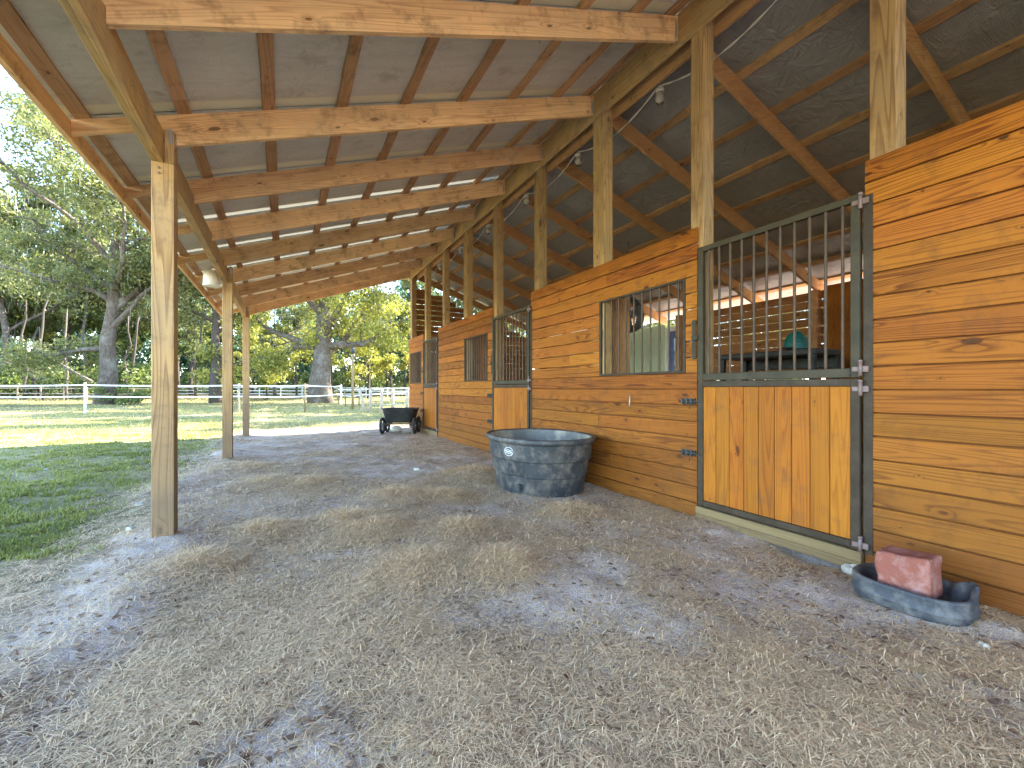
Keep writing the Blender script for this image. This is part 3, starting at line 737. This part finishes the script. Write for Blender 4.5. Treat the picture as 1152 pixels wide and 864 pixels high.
# ------------------------------------------------------------------ stock tank
def oval_rings(rings, ca, cb, n=64, notch=None):
    V = []
    for (k_, z) in rings:
        for i in range(n):
            a = 2*math.pi*i/n
            r = 1.0
            kk_ = k_
            if notch and notch[0] < z < notch[1]:
                da_ = abs((a-notch[2]+math.pi) % (2*math.pi)-math.pi)
                if da_ < notch[3]: kk_ = k_-notch[4]
            e = 2.3
            c, s = math.cos(a), math.sin(a)
            rr = (abs(c)**e+abs(s)**e)**(-1/e)
            V.append((cb*kk_*rr*c, ca*kk_*rr*s, z))
    Fc = []
    for j in range(len(rings)-1):
        for i in range(n): i2 = (i+1) % n; Fc.append((j*n+i, j*n+i2, (j+1)*n+i2, (j+1)*n+i))
    return V, Fc
TX, TY = 2.74, 4.56
tank = thing('stock_tank', 'large oval dark grey rubber stock tank with stepped sides against the board wall', 'water tank', (TX+.01, TY, .0), 0); tank.scale = (1, 1, 1.06)
ca, cb = .72, .56
notch_a = math.atan2(-.25, -.97)+0
out = [(.80, 0), (.835, .015), (.865, .19), (.87, .20), (.90, .205), (.905, .215), (.925, .36), (.93, .37), (.96, .375), (.965, .385), (.985, .54), (.99, .555), (1.035, .56), (1.045, .575), (1.045, .60), (1.03, .612), (.985, .612), (.965, .60)]
V, Fc = oval_rings(out, ca, cb, 96, (.04, .36, math.radians(207), .17, .09))
mb = MB(); mb.raw(V, Fc, None, .5, True); to = mb.build('tank_shell', M['tank'], tank)
V, Fc = oval_rings([(.965, .60), (.94, .54), (.90, .385), (.86, .35), (.84, .2), (.78, .03), (.3, .025), (.0, .025)], ca, cb, 96, (.028, .383, math.radians(207), .2, .11))
mb = MB(); mb.raw(V, Fc, None, .5, True); mb.build('tank_inside', M['tank_in'], tank)
n = 64; V, Fc = oval_rings([(.895, .40), (.45, .40), (.001, .40)], ca, cb, n); mb = MB(); mb.raw(V, Fc, None, .5, True); mb.build('water', M['water'], tank)
# drain plug in its recess, raised emblem
a = math.radians(215); e = 2.3; rr = (abs(math.cos(a))**e+abs(math.sin(a))**e)**(-1/e)
def tank_pt(adeg, z, k_):
    a = math.radians(adeg); rr = (abs(math.cos(a))**e+abs(math.sin(a))**e)**(-1/e)
    return Vector((cb*k_*rr*math.cos(a), ca*k_*rr*math.sin(a), z))
mb = MB(); p0 = tank_pt(207, .09, .80); p1 = tank_pt(207, .09, .87); mb.tube([p0, p1], .035, 12); mb.tube([p1, p1+(p1-p0)*.3], .022, 8); mb.build('drain_plug', M['black'], tank)
mb = MB(); pts = []
for i in range(25):
    u = 2*math.pi*i/24; zz = .468+.045*math.sin(u); kq = .9765+(zz-.468)*.12
    pts.append(tank_pt(199+6.2*math.cos(u), zz, kq+.008))
mb.tube(pts, .0035, 5, False)
for dz, hw in ((.018, 4.6), (0, 5.2), (-.018, 4.2)):
    pts = [tank_pt(199+hw*t, .468+dz-t*.006, .9765+dz*.12+.008) for t in np.linspace(-1, 1, 8)]
    mb.tube(pts, .004 if dz else .006, 5, False)
mb.build('emblem', M['emblem'], tank)

# ------------------------------------------------------------------ mineral pan and salt block
PXc, PYc = 3.07, 1.11
pan = thing('mineral_pan', 'dark grey rubber feed pan with scooped corner holding a red salt block', 'feed pan', (PXc, PYc, .012), R(2))
def pan_outline(a, grow):
    # long rounded outline with a lobed near end
    c, s = math.cos(a), math.sin(a); e = 2.8
    rr = (abs(c)**e+abs(s)**e)**(-1/e)
    x = (.185+grow)*rr*c; y = (.25+grow)*rr*s
    d = math.exp(-((a-math.radians(318))/.20)**2)
    x -= .03*d*c; y -= .03*d*s*1.2
    return x, y
n = 72; V = []; ring = [(-.01, 0), (.0, .012), (.006, .045), (.012, .05), (.004, .060), (.0, .095), (.008, .120), (-.002, .128), (-.02, .126), (-.035, .07), (-.045, .03), (-.12, .026)]
for g_, z_ in ring:
    for i in range(n):
        a = 2*math.pi*i/n; x, y = pan_outline(a, g_)
        hz = 1+.42*math.exp(-((a-math.radians(300))/.38)**2)*(z_ > .06)
        V.append((x, y, z_*hz))
Fc = [(j*n+i, j*n+(i+1) % n, (j+1)*n+(i+1) % n, (j+1)*n+i) for j in range(len(ring)-1) for i in range(n)]
m0 = (len(ring)-1)*n; V.append((0, 0, .026)); c_ = len(V)-1
Fc += [(m0+i, m0+(i+1) % n, c_) for i in range(n)]
mb = MB(); mb.raw(V, Fc, None, .5, True); o = mb.build('pan_body', M['rubber'], pan); sd = o.modifiers.new('sub', 'SUBSURF'); sd.levels = 1; sd.render_levels = 1
mb = MB()
for ad in (292, 306):
    x, y = pan_outline(math.radians(ad), -.005); mb.tube([(x, y, .155), (x, y, .175)], .011, 10)
mb.build('corner_stud', M['black'], pan)
import bmesh
bm = bmesh.new(); bmesh.ops.create_cube(bm, size=1)
bmesh.ops.scale(bm, vec=(.215, .235, .212), verts=bm.verts); bmesh.ops.bevel(bm, geom=bm.edges[:], offset=.026, segments=4, affect='EDGES', profile=.6)
bmesh.ops.subdivide_edges(bm, edges=bm.edges[:], cuts=3, use_grid_fill=True)
for v in bm.verts:
    p = v.co.copy(); nz = float(vn(p.x*22+5, p.y*22+p.z*17))-.5
    v.co += p.normalized()*nz*.016
    if p.z > .08: v.co.z -= .026*math.exp(-((p.x/.045)**2+((p.y-.0)/.07)**2))*(1.6 if abs(p.x) < .03 else 1)
me = bpy.data.meshes.new('salt_block'); bm.to_mesh(me); bm.free(); me.materials.append(M['salt'])
for p in me.polygons: p.use_smooth = True
sb = link(bpy.data.objects.new('salt_block', me)); sb.location = (3.065, 1.12, .185); sb.rotation_euler = (R(-4), R(3), R(4))
tag(sb, 'worn red mineral salt block sitting in the rubber pan', 'salt block')

# pale lump in the hollow under the sill, and stones
def rock(name, x, y, r, label, sq=(1, .8, .6), mat='stone', z=None):
    bm = bmesh.new(); bmesh.ops.create_icosphere(bm, subdivisions=3, radius=r)
    for v in bm.verts:
        p = v.co; f_ = .78+.5*float(vn(p.x/r*1.6+x*9+3, p.y/r*1.6+p.z/r*1.3+y*5)); v.co = Vector((p.x*sq[0], p.y*sq[1], p.z*sq[2]))*f_
    me = bpy.data.meshes.new(name); bm.to_mesh(me); bm.free(); me.materials.append(M[mat])
    o = link(bpy.data.objects.new(name, me)); o.location = (x, y, float(ground_z(x, y))+r*.25 if z is None else z); o.rotation_euler.z = x*7
    return tag(o, label, 'stone')
rock('stone', 3.33, 1.50, .065, 'pale crumbly stone in the hollow under the near end of the door sill')
x_, y_ = gp(1108, F*H/(733-437)); rock('stone', x_, y_, .022, 'small tan stone beside the near end of the rubber pan')
for px, py, r_, l in ((157, 576, .035, 'pale stone in the grass edge just left of the near porch post'), (147, 603, .045, 'flat whitish stone at the left foot of the near porch post'), (470, 531, .05, 'small white stone lying in the straw left of the stock tank'), (53, 530, .03, 'small white stone in the shaded lawn at the left')):
    x_, y_ = gp(px, F*H/(py-437)); rock('stone', x_, y_, r_, l, (1, .7, .45))

# ------------------------------------------------------------------ dump cart
cx, cy = gp(451, 11.6)
cart = thing('dump_cart', 'black dump cart with spoked wheels parked by the farthest stall door', 'cart', (cx, cy, .01), R(-27))
V = []; 
for (z, hx, hy) in ((.30, .33, .24), (.33, .36, .27), (.64, .44, .36), (.66, .46, .38), (.67, .46, .38), (.66, .43, .35), (.36, .33, .25)):
    for i in range(32):
        a = 2*math.pi*i/32; e = 5; c, s = math.cos(a), math.sin(a); rr = (abs(c)**e+abs(s)**e)**(-1/e)
        V.append((hx*rr*c, hy*rr*s, z))
Fc = [(j*32+i, j*32+(i+1) % 32, (j+1)*32+(i+1) % 32, (j+1)*32+i) for j in range(6) for i in range(32)]+[tuple(range(31, -1, -1)), tuple(range(192, 224))]
mb = MB(); mb.raw(V, Fc, None, .5, True); mb.build('tub', M['black'], cart)
mb = MB(); mb.board((-.36, -.30, .27), (.36, -.30, .27), (0, .04, 0), (0, 0, .04)); mb.board((-.36, .30, .27), (.36, .30, .27), (0, .04, 0), (0, 0, .04))
for x in (-.33, .33): mb.board((x, -.32, .23), (x, .32, .23), (.04, 0, 0), (0, 0, .04)); mb.tube([(x*1.2, -.22, .2), (x*1.2, .22, .2)], .014, 8)
mb.build('chassis', M['steel'], cart, .003)
for x in (-.42, .42):
    for y in (-.24, .24):
        wo = link(bpy.data.objects.new('wheel', None)); wo.parent = cart; wo.location = (x, y, .22)
        mb = MB(); ring_ = [(0, .185*math.cos(t), .185*math.sin(t)) for t in np.linspace(0, 2*math.pi, 29)]
        mb.tube(ring_, .036, 10, False); mb.build('tyre', M['tyre'], wo)
        mb = MB()
        for k_ in range(6):
            t = k_*math.pi/3; mb.tube([(0, 0, 0), (0, .135*math.cos(t), .135*math.sin(t))], .011, 6)
        mb.tube([(-.035, 0, 0), (.035, 0, 0)], .03, 12); mb.build('rim', M['galv'], wo)
mb = MB(); mb.tube([(.1, .33, .27), (.16, .62, .30), (.2, .95, .20)], .014, 8); mb.tube([(.1, .95, .2), (.3, .95, .2)], .016, 8); mb.build('handle', M['steel'], cart)
mb = MB(); mb.raw(*(lambda r: (r[0], r[1]))(oval_rings([(0, .0), (.8, .0), (1, .05), (.9, .12), (.5, .16), (0, .165)], .12, .17, 20))); o = mb.build('feed_sack', M['white_plastic']); o.location = (cx-.02, cy+.45, .012); o.rotation_euler.z = .4
tag(o, 'crumpled white sack lying under the black dump cart', 'sack')

# ------------------------------------------------------------------ things inside the stalls
rk = thing('rack_table', 'tall black rack table standing inside the first stall by the back wall', 'table', (6.6, 4.0, 0), R(90))
mb = MB(); mb.box(-.75, .75, -.35, .35, 1.66, 1.74); mb.box(-.72, .72, -.36, -.33, 1.5, 1.66); mb.build('table_top', M['black'], rk, .01)
for x in (-.68, .68):
    for y in (-.28, .28): mb = MB(); mb.box(x-.03, x+.03, y-.03, y+.03, 0, 1.66); mb.build('leg', M['black'], rk)
X_, Y_ = 6.45, 3.62
hb = thing('riding_helmet', 'teal riding helmet on top of the black rack table', 'helmet', (X_, Y_, 1.742), R(70))
V = []; nn = 20
for j in range(9):
    ph = j/8*math.pi/2
    for i in range(nn):
        a = 2*math.pi*i/nn; V.append((.14*math.cos(ph)*math.cos(a), .17*math.cos(ph)*math.sin(a), .02+.26*math.sin(ph)))
Fc = [(j*nn+i, j*nn+(i+1) % nn, (j+1)*nn+(i+1) % nn, (j+1)*nn+i) for j in range(8) for i in range(nn)]
mb = MB(); mb.raw(V, Fc, None, .5, True); mb.build('shell', M['teal'], hb)
mb = MB(); mb.tube([(.12*math.cos(t), .15+.06*math.sin(t), .03) for t in np.linspace(.1, math.pi-.1, 9)], .014, 6); mb.build('peak', M['black'], hb)
fan = thing('stall_fan', 'round grey fan hanging high in the stall behind the first barred window', 'fan', (5.6, 6.1, 2.55), 0)
mb = MB(); mb.tube([(0, -.09, 0), (0, -.07, 0), (0, .07, 0), (0, .09, 0)], [.30, .33, .33, .28], 28, False); o = mb.build('fan_drum', M['plastic_gray'], fan)
mb = MB()
for r_ in (.08, .15, .22, .29): mb.tube([(r_*math.cos(t), -.095, r_*math.sin(t)) for t in np.linspace(0, 2*math.pi, 25)], .005, 5, False)
for i in range(8): t = i*math.pi/4; mb.tube([(0, -.095, 0), (.3*math.cos(t), -.095, .3*math.sin(t))], .005, 5)
mb.tube([(0, -.1, 0), (0, .05, 0)], .06, 12); mb.build('guard', M['plastic_gray'], fan)
mb = MB()
for i in range(4):
    t = i*math.pi/2+.3; mb.board((.05*math.cos(t), 0, .05*math.sin(t)), (.26*math.cos(t), 0, .26*math.sin(t)), (-.11*math.sin(t), .04, .11*math.cos(t)), (0, .006, 0))
mb.build('blade', M['plastic_gray'], fan)
mb = MB(); mb.tube([(0, 0, .3), (0, 0, zi(5.6)+.1-2.55)], .012, 6); mb.build('hanger', M['galv'], fan)

# ------------------------------------------------------------------ fences
def fence_line(name, label, pts, hs, rails, post_mat, rail_mat, pr=.055, rail_h=.04, square=False, tape=True, lean=0, group=None, round_=True):
    t = thing(name, label, 'fence', (pts[0][0], pts[0][1], 0), 0, group); ox, oy = pts[0]
    zs = [float(ground_z(x, y)) for x, y in pts]
    for (x, y), z in zip(pts, zs):
        mb = MB(); l = random.uniform(-lean, lean)
        if square: mb.board((x-ox, y-oy, z-.3), (x-ox+l, y-oy, z+hs), (pr*2, 0, 0), (0, pr*2, 0))
        else: mb.tube([(x-ox, y-oy, z-.3), (x-ox+l, y-oy, z+hs)], [pr, pr*.92], 10)
        mb.build('post', post_mat, t, .004 if square else 0)
    for h in rails:
        mb = MB()
        prev = None
        for i in range(len(pts)-1):
            a = Vector((pts[i][0]-ox, pts[i][1]-oy, zs[i]+h)); b = Vector((pts[i+1][0]-ox, pts[i+1][1]-oy, zs[i+1]+h)); d = (b-a).normalized(); s_ = Vector((d.y, -d.x, 0))
            off = s_*(pr+.012)
            if (a.x+ox)*s_.x+(a.y+oy)*s_.y > 0: off = -off
            n = 6; prev = a+off if prev is None else prev
            for k_ in range(1, n+1):
                u = k_/n; p = a.lerp(b, u)+off; p.z -= .035*4*u*(1-u)*(1 if tape else .2)
                mb.board(prev, p, (0, 0, rail_h), s_*.012); prev = p
        mb.build('rail', rail_mat, t)
    return t
P = [gp(x, d) for x, d in ((-190, 19.8), (-60, 20.0), (96, 20.3), (269, 21.1), (343, 21.2), (384, 31))]
f1 = fence_line('paddock_fence', 'white two tape paddock fence on mixed posts, nearest fence beyond the lawn', P, 1.44, (1.33, .80), M['white_paint'], M['white_paint'], .05, .06)
for c_, i in zip([c for c in f1.children if c.name.startswith('post')], range(9)):
    if i in (3,): c_.data.materials[0] = M['gray_wood']
    if i == 4: c_.data.materials[0] = M['sill']
P = [gp(x, 50) for x in range(-260, 470, 24)]
fence_line('board_fence', 'long low white three rail fence far across the paddock', P, 1.2, (1.1, .75, .4), M['white_paint'], M['white_paint'], .05, .10, True, False)
P = [gp(x, 37) for x in range(-240, 200, 26)]
fence_line('rail_fence', 'thin weathered two rail fence with dark posts under the left trees', P, 1.15, (1.05, .6), M['gray_wood'], M['gray_wood'], .045, .08, True, False, .05)
P = [gp(x, d) for x, d in ((417, 21.5), (429.5, 20.6), (442, 21.2), (458, 22.0), (480, 23))]
fence_line('wire_fence', 'wire fence on short round wooden posts between the cart and the pole', P, 1.2, (1.05, .75, .45), M['gray_wood'], M['galv'], .085, .012)
P = [gp(x, d) for x, d in ((381, 31), (389, 28), (397, 25.5), (404, 29), (417, 33), (440, 38), (470, 42))]
fence_line('corral_fence', 'white and wood corral fence turning a corner behind the leaning post', P, 1.25, (1.12, .72), M['sill'], M['white_paint'], .04, .06, True, False, .05)
x_, y_ = gp(405, 22); mb = MB(); mb.tube([(0, 0, -.3), (-.02, 0, .4), (-.2, .05, 1.15)], [.085, .08, .075], 10); o = mb.build('leaning_post', M['gray_wood']); o.location = (x_+.18, y_, 0); tag(o, 'grey wooden post leaning left, just right of the thin pole', 'post')
x_, y_ = gp(397, 24); pl = thing('pole_light', 'thin pale wooden pole with a dark lantern head standing before the corral', 'pole', (x_, y_, 0))
mb = MB(); mb.tube([(0, 0, -.3), (0, 0, 3.1)], [.075, .06], 10); mb.build('pole', M['sill'], pl)
mb = MB(); mb.tube([(0, 0, 3.1), (0, 0, 3.15), (0, 0, 3.4), (0, 0, 3.47)], [.06, .11, .13, .04], 10); mb.build('lantern_head', M['black'], pl)

# ------------------------------------------------------------------ trees
def branch_pts(p, d, L, n=6, wob=.12, droop=0):
    pts = [Vector(p)]; d = Vector(d).normalized()
    for i in range(n):
        d = (d+Vector((random.gauss(0, wob), random.gauss(0, wob), random.gauss(0, wob)-droop))).normalized(); pts.append(pts[-1]+d*L/n)
    return pts, d
def leaf_cloud(centres, radii, per, size, flat=.7):
    C = np.repeat(np.array(centres), per, 0); Rr = np.repeat(np.array(radii), per)
    n = len(C); v = RNG.normal(size=(n, 3)); v /= np.linalg.norm(v, axis=1)[:, None]
    rr = RNG.random(n)**.45
    P = C+v*(Rr*rr)[:, None]*np.array([1, 1, flat])
    a = RNG.normal(size=(n, 3)); a /= np.linalg.norm(a, axis=1)[:, None]; b = np.cross(a, RNG.normal(size=(n, 3))); b /= np.linalg.norm(b, axis=1)[:, None]
    s = size*RNG.uniform(.6, 1.4, n)[:, None]
    V = np.stack([P-a*s, P+b*s*.45, P+a*s, P-b*s*.45], 1).reshape(-1, 3)
    cl = np.repeat(RNG.random(len(centres)), per)
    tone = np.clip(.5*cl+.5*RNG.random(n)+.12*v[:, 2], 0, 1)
    return V, np.arange(n*4), tone
def make_tree(name, label, cat, h, spread, tr, leafmat_, bark='bark', nl=9, first=.3, cl=150, per=130, size=.13, moss=False, lean=(0, 0), group=None, limbs=None, drop=0.0):
    root = thing(name, label, cat, (0, 0, 0), 0, group)
    mb = MB(); pts = [Vector((0, 0, -.4))]; rad = [tr*1.35]; m = 9
    for i in range(1, m+1):
        u = i/m; pts.append(Vector((lean[0]*u+random.gauss(0, .02)*h*.3, lean[1]*u+random.gauss(0, .02)*h*.3, h*.82*u))); rad.append(tr*(1-.86*u)*(1.06 if i > 1 else 1.12))
    mb.tube(pts, rad, 12); ends = []
    def tpos(u):
        f_ = u*m; i = min(int(f_), m-1); return pts[i].lerp(pts[i+1], f_-i), rad[i]+(rad[i+1]-rad[i])*(f_-i)
    specs = list(limbs or [])
    for i in range(nl):
        u = first+(1-first)*(i+.5)/nl*.95; specs.append((u, i*2.4+random.random(), random.uniform(.1, .7)+u*.35, spread*(1.05-.6*abs(u-.45))*random.uniform(.75, 1.15)))
    for (u, az, el, L) in specs:
        p, r0 = tpos(u); d = (math.cos(az)*math.cos(el), math.sin(az)*math.cos(el), math.sin(el))
        bp, dd_ = branch_pts(p, d, L, 7, .16, -.02); r0 = min(r0*.6, tr*.42)
        mb.tube(bp, [r0*(1-.8*i/7) for i in range(8)], 7, False)
        for k_ in range(2, 8):
            for s_ in range(2):
                d2 = (dd_*.5+Vector((random.gauss(0, .8), random.gauss(0, .8), random.gauss(.15, .5)))).normalized()
                sp_, e_ = branch_pts(bp[k_], d2, L*random.uniform(.2, .42), 3, .2)
                mb.tube(sp_, [r0*.25, r0*.18, r0*.12, r0*.05], 4, False); ends += [sp_[-1], sp_[-2]]
    p, _ = tpos(1); ends += [p+Vector((random.gauss(0, 1), random.gauss(0, 1), random.uniform(0, h*.12))) for _ in range(8)]
    mb.build('trunk', M[bark], root)
    random.shuffle(ends); ends = ends[:cl]
    C = [tuple(e_+Vector((0, 0, random.uniform(-.2, .2)-drop*random.random()))) for e_ in ends]; Rr = [random.uniform(.45, 1.15)*(spread/5.5) for _ in ends]
    V, Fc, tn = leaf_cloud(C, Rr, per, size)
    np_mesh('crown', V, Fc, 4, M[leafmat_], tn, parent=root)
    if moss:
        n = 1500; e_ = np.array([tuple(x) for x in ends])[RNG.integers(0, len(ends), n)]+RNG.normal(0, .5, (n, 3)); L = RNG.uniform(.2, .9, n); wd = RNG.uniform(.012, .04, n); an = RNG.uniform(0, 3.14, n)
        sx = np.stack([np.cos(an)*wd, np.sin(an)*wd, np.zeros(n)], -1); dn = np.stack([RNG.normal(0, .06, n), RNG.normal(0, .06, n), -L], -1)
        V = np.stack([e_-sx, e_+sx, e_+dn+sx*.3, e_+dn-sx*.3], 1).reshape(-1, 3)
        np_mesh('moss', V, np.arange(n*4), 4, M['moss'], RNG.random(n), parent=root)
    return root
def dup(root, loc, rz, sc, label):
    r = root.copy(); link(r); r.location = loc; r.rotation_euler = (0, 0, rz); r.scale = (sc, sc, sc*random.uniform(.92, 1.1)); r['label'] = label
    for ch in list(root.children):
        c = ch.copy(); link(c); c.parent = r
    return r
def at(x, d): X, Y = gp(x, d); return (X, Y, float(ground_z(X, Y)))
# hero oaks
ca_ = -TH   # direction of image right in plan: (cos, -sin) of TH
right = math.atan2(-ST, CT)
t1 = make_tree('oak_tree', 'broad mossy oak with leaning pale trunk and heavy right limb, left of near post', 'tree', 24, 9.0, .50, 'leaf_oak', nl=16, first=.30, cl=290, per=190, size=.115, moss=True, lean=(1.6, -.4),
               limbs=[(.26, right, .55, 8.0), (.36, right+.3, .25, 7.0), (.40, right+3.0, .6, 6.0), (.2, right+3.3, .0, 5.0)], drop=1.0); t1.location = at(117, 30)
t2 = make_tree('oak_tree', 'large thick trunked oak with yellowing crown under the far end of the porch roof', 'tree', 18, 8.5, .78, 'leaf_yellow', nl=13, first=.20, cl=250, per=170, size=.12, moss=True, lean=(.4, 0), drop=1.6,
               limbs=[(.3, right+3.1, .1, 7.5), (.3, right, .15, 7)]); t2.location = at(361, 34)
t3 = make_tree('oak_tree', 'tall dark trunked oak just left of the second porch post', 'tree', 17, 6.5, .36, 'leaf_oak', 'bark_dark', nl=10, first=.35, cl=150, per=130, size=.13, moss=True, drop=1.0); t3.location = at(243, 33)
# forest kinds
FA = make_tree('broadleaf_tree', 'x', 'tree', 17, 5.6, .22, 'leaf_green', 'bark_dark', nl=10, first=.22, cl=120, per=120, size=.17, group='trees of the wood beyond the paddock', drop=.6)
FB = make_tree('oak_tree', 'x', 'tree', 19, 6.2, .26, 'leaf_oak', 'bark', nl=10, first=.28, cl=120, per=120, size=.17, group='trees of the wood beyond the paddock', drop=.8, moss=True)
FC = make_tree('pine_tree', 'x', 'tree', 21, 4.2, .20, 'leaf_blue', 'bark_dark', nl=12, first=.30, cl=120, per=120, size=.16, group='trees of the wood beyond the paddock')
FD = make_tree('yellow_tree', 'x', 'tree', 11, 4.2, .14, 'leaf_yellow', 'bark_dark', nl=8, first=.15, cl=80, per=120, size=.15, group='trees of the wood beyond the paddock', drop=.5)
kinds = {'A': (FA, 'green broadleaf tree'), 'B': (FB, 'grey green mossy oak'), 'C': (FC, 'dark bluish pine'), 'D': (FD, 'low yellow green tree')}
used = set()
def where(px):
    if px < 0: return 'past the left edge of the view'
    if px < 60: return 'at the far left of the wood'
    if px < 120: return 'behind the leaning oak'
    if px < 175: return 'just left of the near porch post'
    if px < 245: return 'between the near and second porch posts'
    if px < 285: return 'beside the second and third porch posts'
    if px < 345: return 'between third porch post and big oak'
    if px < 400: return 'behind the big oak'
    if px < 470: return 'beyond the corral by the barn end'
    return 'beyond the far side of the barn'
spec = [('B', 8, 40, 1.25), ('A', 45, 46, 1.25), ('B', 75, 46, 1.3), ('A', -60, 40, 1.0), ('C', 30, 58, 1.1), ('A', 140, 50, 1.0), ('C', 95, 60, 1.1), ('B', 185, 48, .95), ('A', 215, 55, 1.0), ('C', 150, 64, 1.15),
        ('C', 255, 58, 1.0), ('A', 285, 62, .85), ('B', 310, 50, .75), ('A', 330, 68, .9), ('C', 385, 66, .85), ('C', 412, 62, .8), ('A', 435, 70, .95), ('C', 455, 60, .85), ('D', 60, 47, .8), ('C', 10, 50, 1.1), ('D', 415, 45, 1.05), ('D', 300, 44, .7),
        ('B', -120, 50, 1.1), ('C', -30, 62, 1.1), ('D', 440, 52, 1.1), ('A', 480, 64, 1.0), ('C', 520, 60, 1.0), ('B', 560, 70, 1.0), ('A', 640, 60, .8), ('B', 760, 50, .8), ('A', 900, 45, .8), ('B', -320, 46, 1.0), ('A', 200, 72, 1.2), ('B', 120, 75, 1.2)]
byk = {}
for i, (k_, px, d, sc) in enumerate(spec):
    proto, nm = kinds[k_]
    dist = 'near the fence' if d < 48 else ('mid wood' if d < 62 else 'deep in the wood')
    lb = f'{nm} {where(px)}, {dist}'
    if lb in used: lb = lb.replace(nm, 'taller '+nm if sc > 1 else 'smaller '+nm)
    used.add(lb)
    if k_ not in byk:
        byk[k_] = 1; proto.location = at(px, d); proto.scale = (sc,)*3; proto['label'] = lb
    else: dup(proto, at(px, d), i*1.7, sc, lb)
# thin understory trunks
def thin(px, d, h, r, lb, pale=False):
    mb = MB(); x, y, z = at(px, d)
    pts = [(random.gauss(0, .05)*i, random.gauss(0, .05)*i, h*i/6-.3) for i in range(7)]
    mb.tube(pts, [r*(1-.1*i) for i in range(7)], 8); o = mb.build('tree_trunk', M['bark' if pale else 'bark_dark']); o.location = (x, y, z)
    tag(o, lb, 'tree trunk', 'slim bare trunks at the edge of the wood')
for px, d, h, r, lb, pl_ in ((28, 38, 9, .13, 'slim dark trunk second from the left edge of the wood', 0), (38, 40, 7, .17, 'forked looking dark trunk left of the long dead branch', 0), (47, 38.5, 10, .14, 'slim dark trunk just right of the forked looking one', 0), (75, 36, 8, .12, 'grey slim trunk with leafy base left of the leaning oak', 1),
                            (96, 44, 12, .2, 'pale tall trunk seen behind the upper leaves left of the leaning oak', 1), (141, 40, 8, .13, 'slim dark trunk just right of the leaning oak', 0), (152, 42, 9, .16, 'darkest slim trunk left of the near porch post', 0), (334, 45, 7, .12, 'slim dark trunk just left of the big yellowing oak', 0), (374, 48, 8, .14, 'slim dark trunk just right of the big yellowing oak', 0),
                            (14, 42, 8, .12, 'slim trunk nearest the left edge of the view', 0), (220, 44, 9, .15, 'slim dark trunk between the near and second porch posts', 0)): thin(px, d, h, r, lb, pl_)
x, y, z = at(104, 34); mb = MB(); bp, _ = branch_pts((0, 0, 1.6), (-CT, ST, .45), 6.0, 7, .06); mb.tube(bp, [.12*(1-.1*i) for i in range(8)], 7); o = mb.build('dead_branch', M['bark']); o.location = (x, y, z); tag(o, 'long bare branch slanting up left from the foot of the leaning oak', 'branch')
# bushes and ground cover along the wood edge (one mass)
C = []; Rr = []
for i in range(520):
    px = random.uniform(-260, 470); d = random.uniform(38, 58) if px < 185 else random.uniform(60, 76); x, y, z = at(px, d); hh = random.uniform(.2, 3.2)
    C.append((x, y, z+hh)); Rr.append(random.uniform(.6, 1.4))
V, Fc, tn = leaf_cloud(C, Rr, 150, .15, .8); o = np_mesh('undergrowth', V, Fc, 4, M['leaf_green'], tn*.8); tag(o, 'leafy undergrowth filling the edge of the wood', None, kind='stuff')
C = []; Rr = []
for i in range(2100):
    px = random.uniform(-420, 900); d = random.uniform(78, 100); x, y, z = at(px, d); C.append((x, y, z+random.uniform(0, 23)*random.random()**.6)); Rr.append(random.uniform(1.4, 2.8))
V, Fc, tn = leaf_cloud(C, Rr, 110, .36, .9); o = np_mesh('far_wood', V, Fc, 4, M['leaf_blue'], tn); tag(o, 'far wood closing the view behind the nearer trees', None, kind='stuff')
# a leafy bush by the oak foot
x, y, z = at(125, 29.5); C = [(random.gauss(0, .7), random.gauss(0, .5), random.uniform(.2, 1.0)) for _ in range(12)]
V, Fc, tn = leaf_cloud(C, [.4]*12, 130, .08); b_ = np_mesh('bush', V, Fc, 4, M['leaf_green'], tn); b_.location = (x, y, z); tag(b_, 'low leafy bush at the foot of the leaning oak', 'bush')
# trees on the sunny side that throw the dappled shade over the lawn
for i, (x, y, sc, lb) in enumerate(((15.5, 22, .85, 'mossy oak beyond the far right corner of the barn, nearest of its row'), (13, 30, .9, 'mossy oak beyond the far right corner of the barn, second of its row'), (24, 26, 1.0, 'tall mossy oak set back behind the barn'), (19, 36, 1.0, 'mossy oak farthest along the row beyond the barn'))):
    dup(FB, (x, y, 0), i*2.1+.5, sc, lb)
